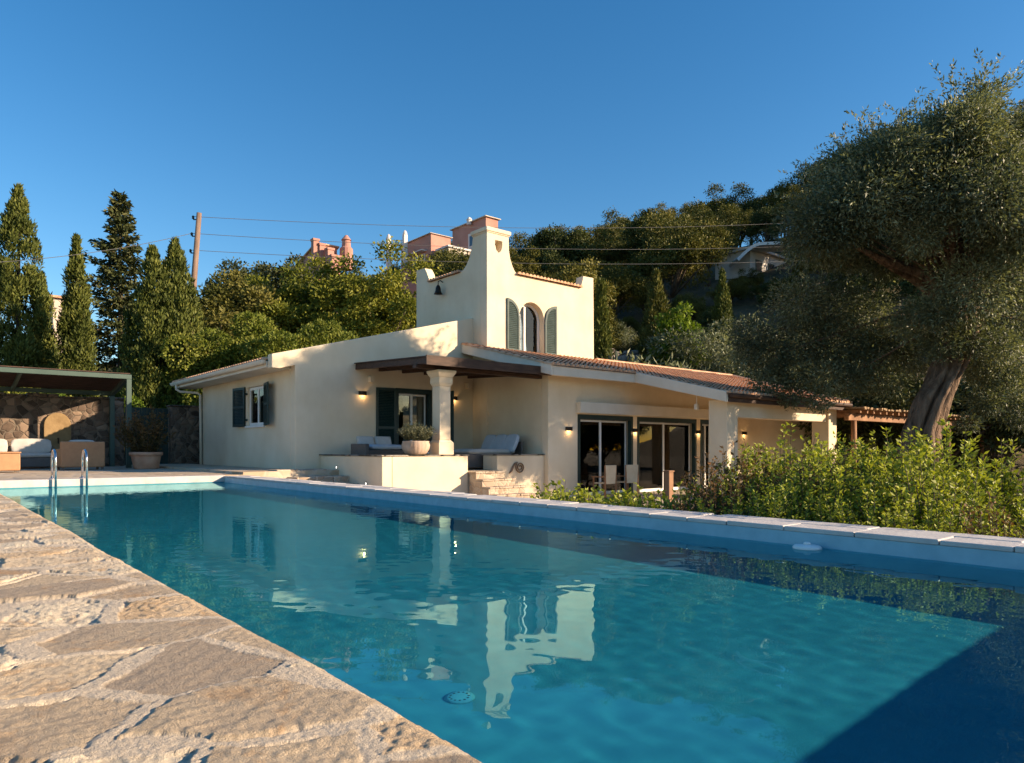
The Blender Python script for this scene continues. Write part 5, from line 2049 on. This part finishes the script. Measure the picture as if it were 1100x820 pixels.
t = thing('hill_house', 'lower pink rendered house with a dark window on the hilltop left of the tower chimney', 'house', at(463, 482, 80))
x0, y0, x1, y1 = hb(463, 80, 431, 484)
zb = zt((x0, y0)) - 1.5
MB().box(x0, x1, y0, y1, zb, zz(251, 80)).build('wall', PINKP, t)
MB().box(x0 - 0.2, x1 + 0.2, y0 - 0.2, y1 + 0.2, zz(251, 80) + 0.003, zz(250.4, 80)).build('roof', BEIGEP, t)
w = MB().box(x0 - 0.06, x0 - 0.003, y0 + 1.2, y0 + 3.8, zz(284, 80), zz(270, 80)).build('window', HWHITE, t)
MB().box(x0 - 0.09, x0 - 0.063, y0 + 1.4, y0 + 2.4, zz(283.5, 80), zz(271, 80)).box(x0 - 0.09, x0 - 0.063, y0 + 2.6, y0 + 3.6, zz(283.5, 80), zz(271, 80)).build('pane', HGLASS, w)
MB().box(x0 - 0.7, x0 - 0.005, y0 + 0.9, y0 + 4.1, zz(268, 80), zz(267, 80)).build('canopy', HWHITE, t)
MB().box(x0 + 0.6, x1 + 3.2, y0 - 2.6, y0 - 0.21, zb, zz(270, 80)).build('porch', BEIGEP, t)
MB().box(x0 + 0.4, x1 + 3.6, y0 - 2.8, y0 - 0.21, zz(270, 80) + 0.003, zz(268, 80)).build('porch_roof', HWHITE, t)
for (px, ya, yb, mt) in ((417.5, 254, 275, HWHITE), (435, 250, 262, HWHITE)):
    q = at(px, ya, 82)
    MB().box(q.x - 0.22, q.x + 0.22, q.y - 0.22, q.y + 0.22, zz(yb + 25, 82), q.z - 0.3).lathe((q.x, q.y, q.z - 0.3), [(0.27, 0), (0.27, 0.12), (0.18, 0.4), (0.05, 0.55)], 10).build('chimney', mt, t)
b = MB()
qa, qb = at(419, 262, 82), at(434, 262, 82)
for k in range(6):
    q = qa.lerp(qb, k / 5)
    b.tube([(q.x, q.y, q.z - 1.2), (q.x, q.y, q.z + 0.4)], 0.04, 4)
b.tube([qa + Vector((0, 0, .4)), qb + Vector((0, 0, .4))], 0.04, 4)
b.build('railing', HWHITE, t)

t = thing('hill_house', 'upper pink rendered house with a white-framed window directly behind the tower chimney', 'house', at(522, 482, 84))
x0, y0, x1, y1 = hb(522, 84, 486, 535)
zb = zt((x0, y0)) - 1.5
MB().box(x0, x1, y0, y1, zb, zz(233, 84)).build('wall', PINKP, t)
b = MB()
b.box(x0 - 0.25, x1 + 0.25, y0 - 0.25, y1 + 0.25, zz(233, 84) + 0.003, zz(232, 84))
b.build('roof', BEIGEP, t)
yw = y0 + (y1 - y0) * 0.38
w = MB().box(x0 - 0.1, x0 - 0.003, yw - 0.8, yw + 0.8, zz(262, 84), zz(245, 84)).build('window', HWHITE, t)
MB().box(x0 - 0.13, x0 - 0.103, yw - 0.5, yw + 0.5, zz(259, 84), zz(248, 84)).build('pane', HGLASS, w)
q = at(504, 229, 86)
MB().lathe((q.x, q.y, zz(236, 84)), [(0.3, 0), (0.3, 0.5), (0.38, 0.6), (0.2, 0.85), (0.05, 0.95)], 8).build('chimney', HWHITE, t)

t = thing('hill_house', 'pink house roof with a cluster of pink chimneys showing over the bright green trees', 'house', at(338, 482, 78))
x0, y0, x1, y1 = hb(340, 78, 312, 362)
zb = zt((x0, y0)) - 1.5
b = MB()
b.plate([(y0, zb), (y1, zb), (y1, zz(281, 78)), (y0, zz(262, 78))], [], mapX(x0), 0, x1 - x0)
b.build('wall', PINKP, t)
b = MB()
b.plate([(y0 - 0.2, zz(262, 78)), (y1 + 0.2, zz(281.5, 78)), (y1 + 0.2, zz(280, 78)), (y0 - 0.2, zz(260.5, 78))], [], mapX(x0 - 0.2), 0, x1 - x0 + 0.4)
b.build('roof', TILE, t)
for (px, ya, w_, d) in ((338.5, 257, 0.32, 77.2), (345, 262, 0.3, 77.4), (354, 267, 0.36, 77), (359, 275, 0.5, 76)):
    q = at(px, ya, d)
    MB().box(q.x - w_, q.x + w_, q.y - w_, q.y + w_, zz(300, d), q.z - 0.25).box(q.x - w_ * 1.2, q.x + w_ * 1.2, q.y - w_ * 1.2, q.y + w_ * 1.2, q.z - 0.24, q.z).build('chimney', PINKP, t)
q = at(372, 256, 79)
MB().lathe((q.x, q.y, zz(290, 79)), [(0.75, 0), (0.72, q.z - zz(290, 79) - 1.2), (0.5, q.z - zz(290, 79) - 1.0), (0.45, q.z - zz(290, 79) - 0.3), (0.58, q.z - zz(290, 79) - 0.25), (0.15, q.z - zz(290, 79) + 0.3)], 14).build('chimney', PINKP, t)

t = thing('hill_house', 'white house with a curved canopy on the slope, half hidden by the olive crown', 'house', at(806, 482, 68))
x0, y0, x1, y1 = hb(806, 68, 797, 862)
zb = zt((x0, y0)) - 1.5
MB().box(x0, x1, y0, y1 + 3, zb, zz(268, 68)).build('wall', HWHITE, t)
MB().box(x0 - 0.4, x1 + 0.4, y0 - 0.4, y1 + 3.2, zz(268, 68) + 0.003, zz(265.5, 68)).build('roof', BEIGEP, t)
b = MB()
pth = [at(788 + 26 * s, 283 - 17 * math.sin(s * PI / 2), 67.5) for s in [k / 8 for k in range(9)]] + [at(838, 265, 67.5), at(866, 264.5, 67.5)]
for i in range(10):
    b.beam(pth[i], pth[i + 1], 2.6, 0.28)
b.build('curved_canopy', HWHITE, t)
q = at(790, 310, 67)
MB().box(q.x - 1.6, q.x + 1.2, q.y - 0.3, q.y, zz(316, 67), zz(304, 67)).build('balcony', HWHITE, t)
for k in range(3):
    xa = x0 + 0.9 + k * 2.3
    w = MB().box(xa, xa + 1.1, y0 - 0.05, y0 - 0.003, zz(290, 68), zz(277, 68)).build('window', GREENM, t)
    MB().box(xa + 0.1, xa + 1.0, y0 - 0.07, y0 - 0.053, zz(289, 68), zz(278, 68)).build('pane', HGLASS, w)

t = thing('neighbour_house', 'pale plain house wall glimpsed between the two left cypresses', 'house', at(62, 482, 55))
x0, y0, x1, y1 = hb(57, 55, 48, 76)
MB().box(x0, x1, y0, y1, -1, zz(320, 55)).build('wall', BEIGEP, t)
MB().box(x0 - 0.3, x1 + 0.3, y0 - 0.3, y1 + 0.3, zz(320, 55) + 0.003, zz(319, 55) + 0.1).build('roof', TILE, t)
w = MB().box(x0 + 0.8, x0 + 1.7, y0 - 0.05, y0 - 0.003, zz(372, 55), zz(352, 55)).build('window', HWHITE, t)
MB().box(x0 + 0.9, x0 + 1.6, y0 - 0.08, y0 - 0.053, zz(371, 55), zz(353, 55)).build('pane', HGLASS, w)

t = thing('terrace_wall', 'pale dry-stone retaining wall on the slope right of the narrow cypress', 'wall', at(680, 395, 41))
b = MB()
qa, qb = at(648, 396, 41), at(735, 392, 43)
za = zz(376, 41)
d_ = (qb - qa).normalized()
nrm = Vector((d_.y, -d_.x, 0))
for k in range(14):
    p0, p1 = qa.lerp(qb, k / 14), qa.lerp(qb, (k + 0.985) / 14)
    zt1 = za + 0.12 * math.sin(k * 1.7)
    vs = []
    for z in (-1.5, zt1):
        vs += [(p0.x, p0.y, z), (p1.x, p1.y, z), (p1.x - nrm.x * .5, p1.y - nrm.y * .5, z), (p0.x - nrm.x * .5, p0.y - nrm.y * .5, z)]
    b.add(vs, [(3, 2, 1, 0), (4, 5, 6, 7), (0, 1, 5, 4), (1, 2, 6, 5), (2, 3, 7, 6), (3, 0, 4, 7)])
b.build('masonry', DRYSTONE, t, bevel=0.04)

# ------------------------------------------------------------------ light, sky, camera
AZ, EL = rad(40), rad(19)
sd = Vector((math.sin(AZ) * math.cos(EL), -math.cos(AZ) * math.cos(EL), math.sin(EL)))
s = bpy.data.lights.new('sun', 'SUN')
s.energy = 5.0
s.angle = rad(0.5)
s.color = (1.0, 0.765, 0.53)
so = bpy.data.objects.new('sun', s)
COL.objects.link(so)
so.rotation_euler = (-sd).to_track_quat('-Z', 'Y').to_euler()
so.location = sd * 60
s.cycles.is_caustics_light = True

w = bpy.data.worlds.new('World')
SC.world = w
w.use_nodes = True
nt = w.node_tree
bg = nt.nodes['Background']
sky = nt.nodes.new('ShaderNodeTexSky')
sky.sky_type = 'NISHITA'
sky.sun_disc = False
sky.sun_elevation = EL
sky.sun_rotation = PI - AZ
sky.air_density = 1.0
sky.dust_density = 0.35
sky.ozone_density = 2.0
hs = nt.nodes.new('ShaderNodeHueSaturation')
hs.inputs['Saturation'].default_value = 1.36
hs.inputs['Hue'].default_value = 0.50
nt.links.new(sky.outputs[0], hs.inputs['Color'])
nt.links.new(hs.outputs[0], bg.inputs[0])
bg.inputs[1].default_value = 0.092

cam = bpy.data.cameras.new('camera')
cam.sensor_width = 36
cam.lens = FPX / 1100 * 36
cam.shift_y = 72 / 1100
cam.clip_start = 0.05
cam.clip_end = 2000
co = bpy.data.objects.new('camera', cam)
COL.objects.link(co)
co.location = EYE
co.rotation_euler = (PI / 2, 0, -HEAD)
SC.camera = co

SC.view_settings.view_transform = 'Standard'
SC.view_settings.look = 'None'
SC.view_settings.gamma = 1
SC.view_settings.exposure = 1.06
SC.cycles.use_denoising = True
SC.cycles.max_bounces = 10
SC.cycles.transparent_max_bounces = 12
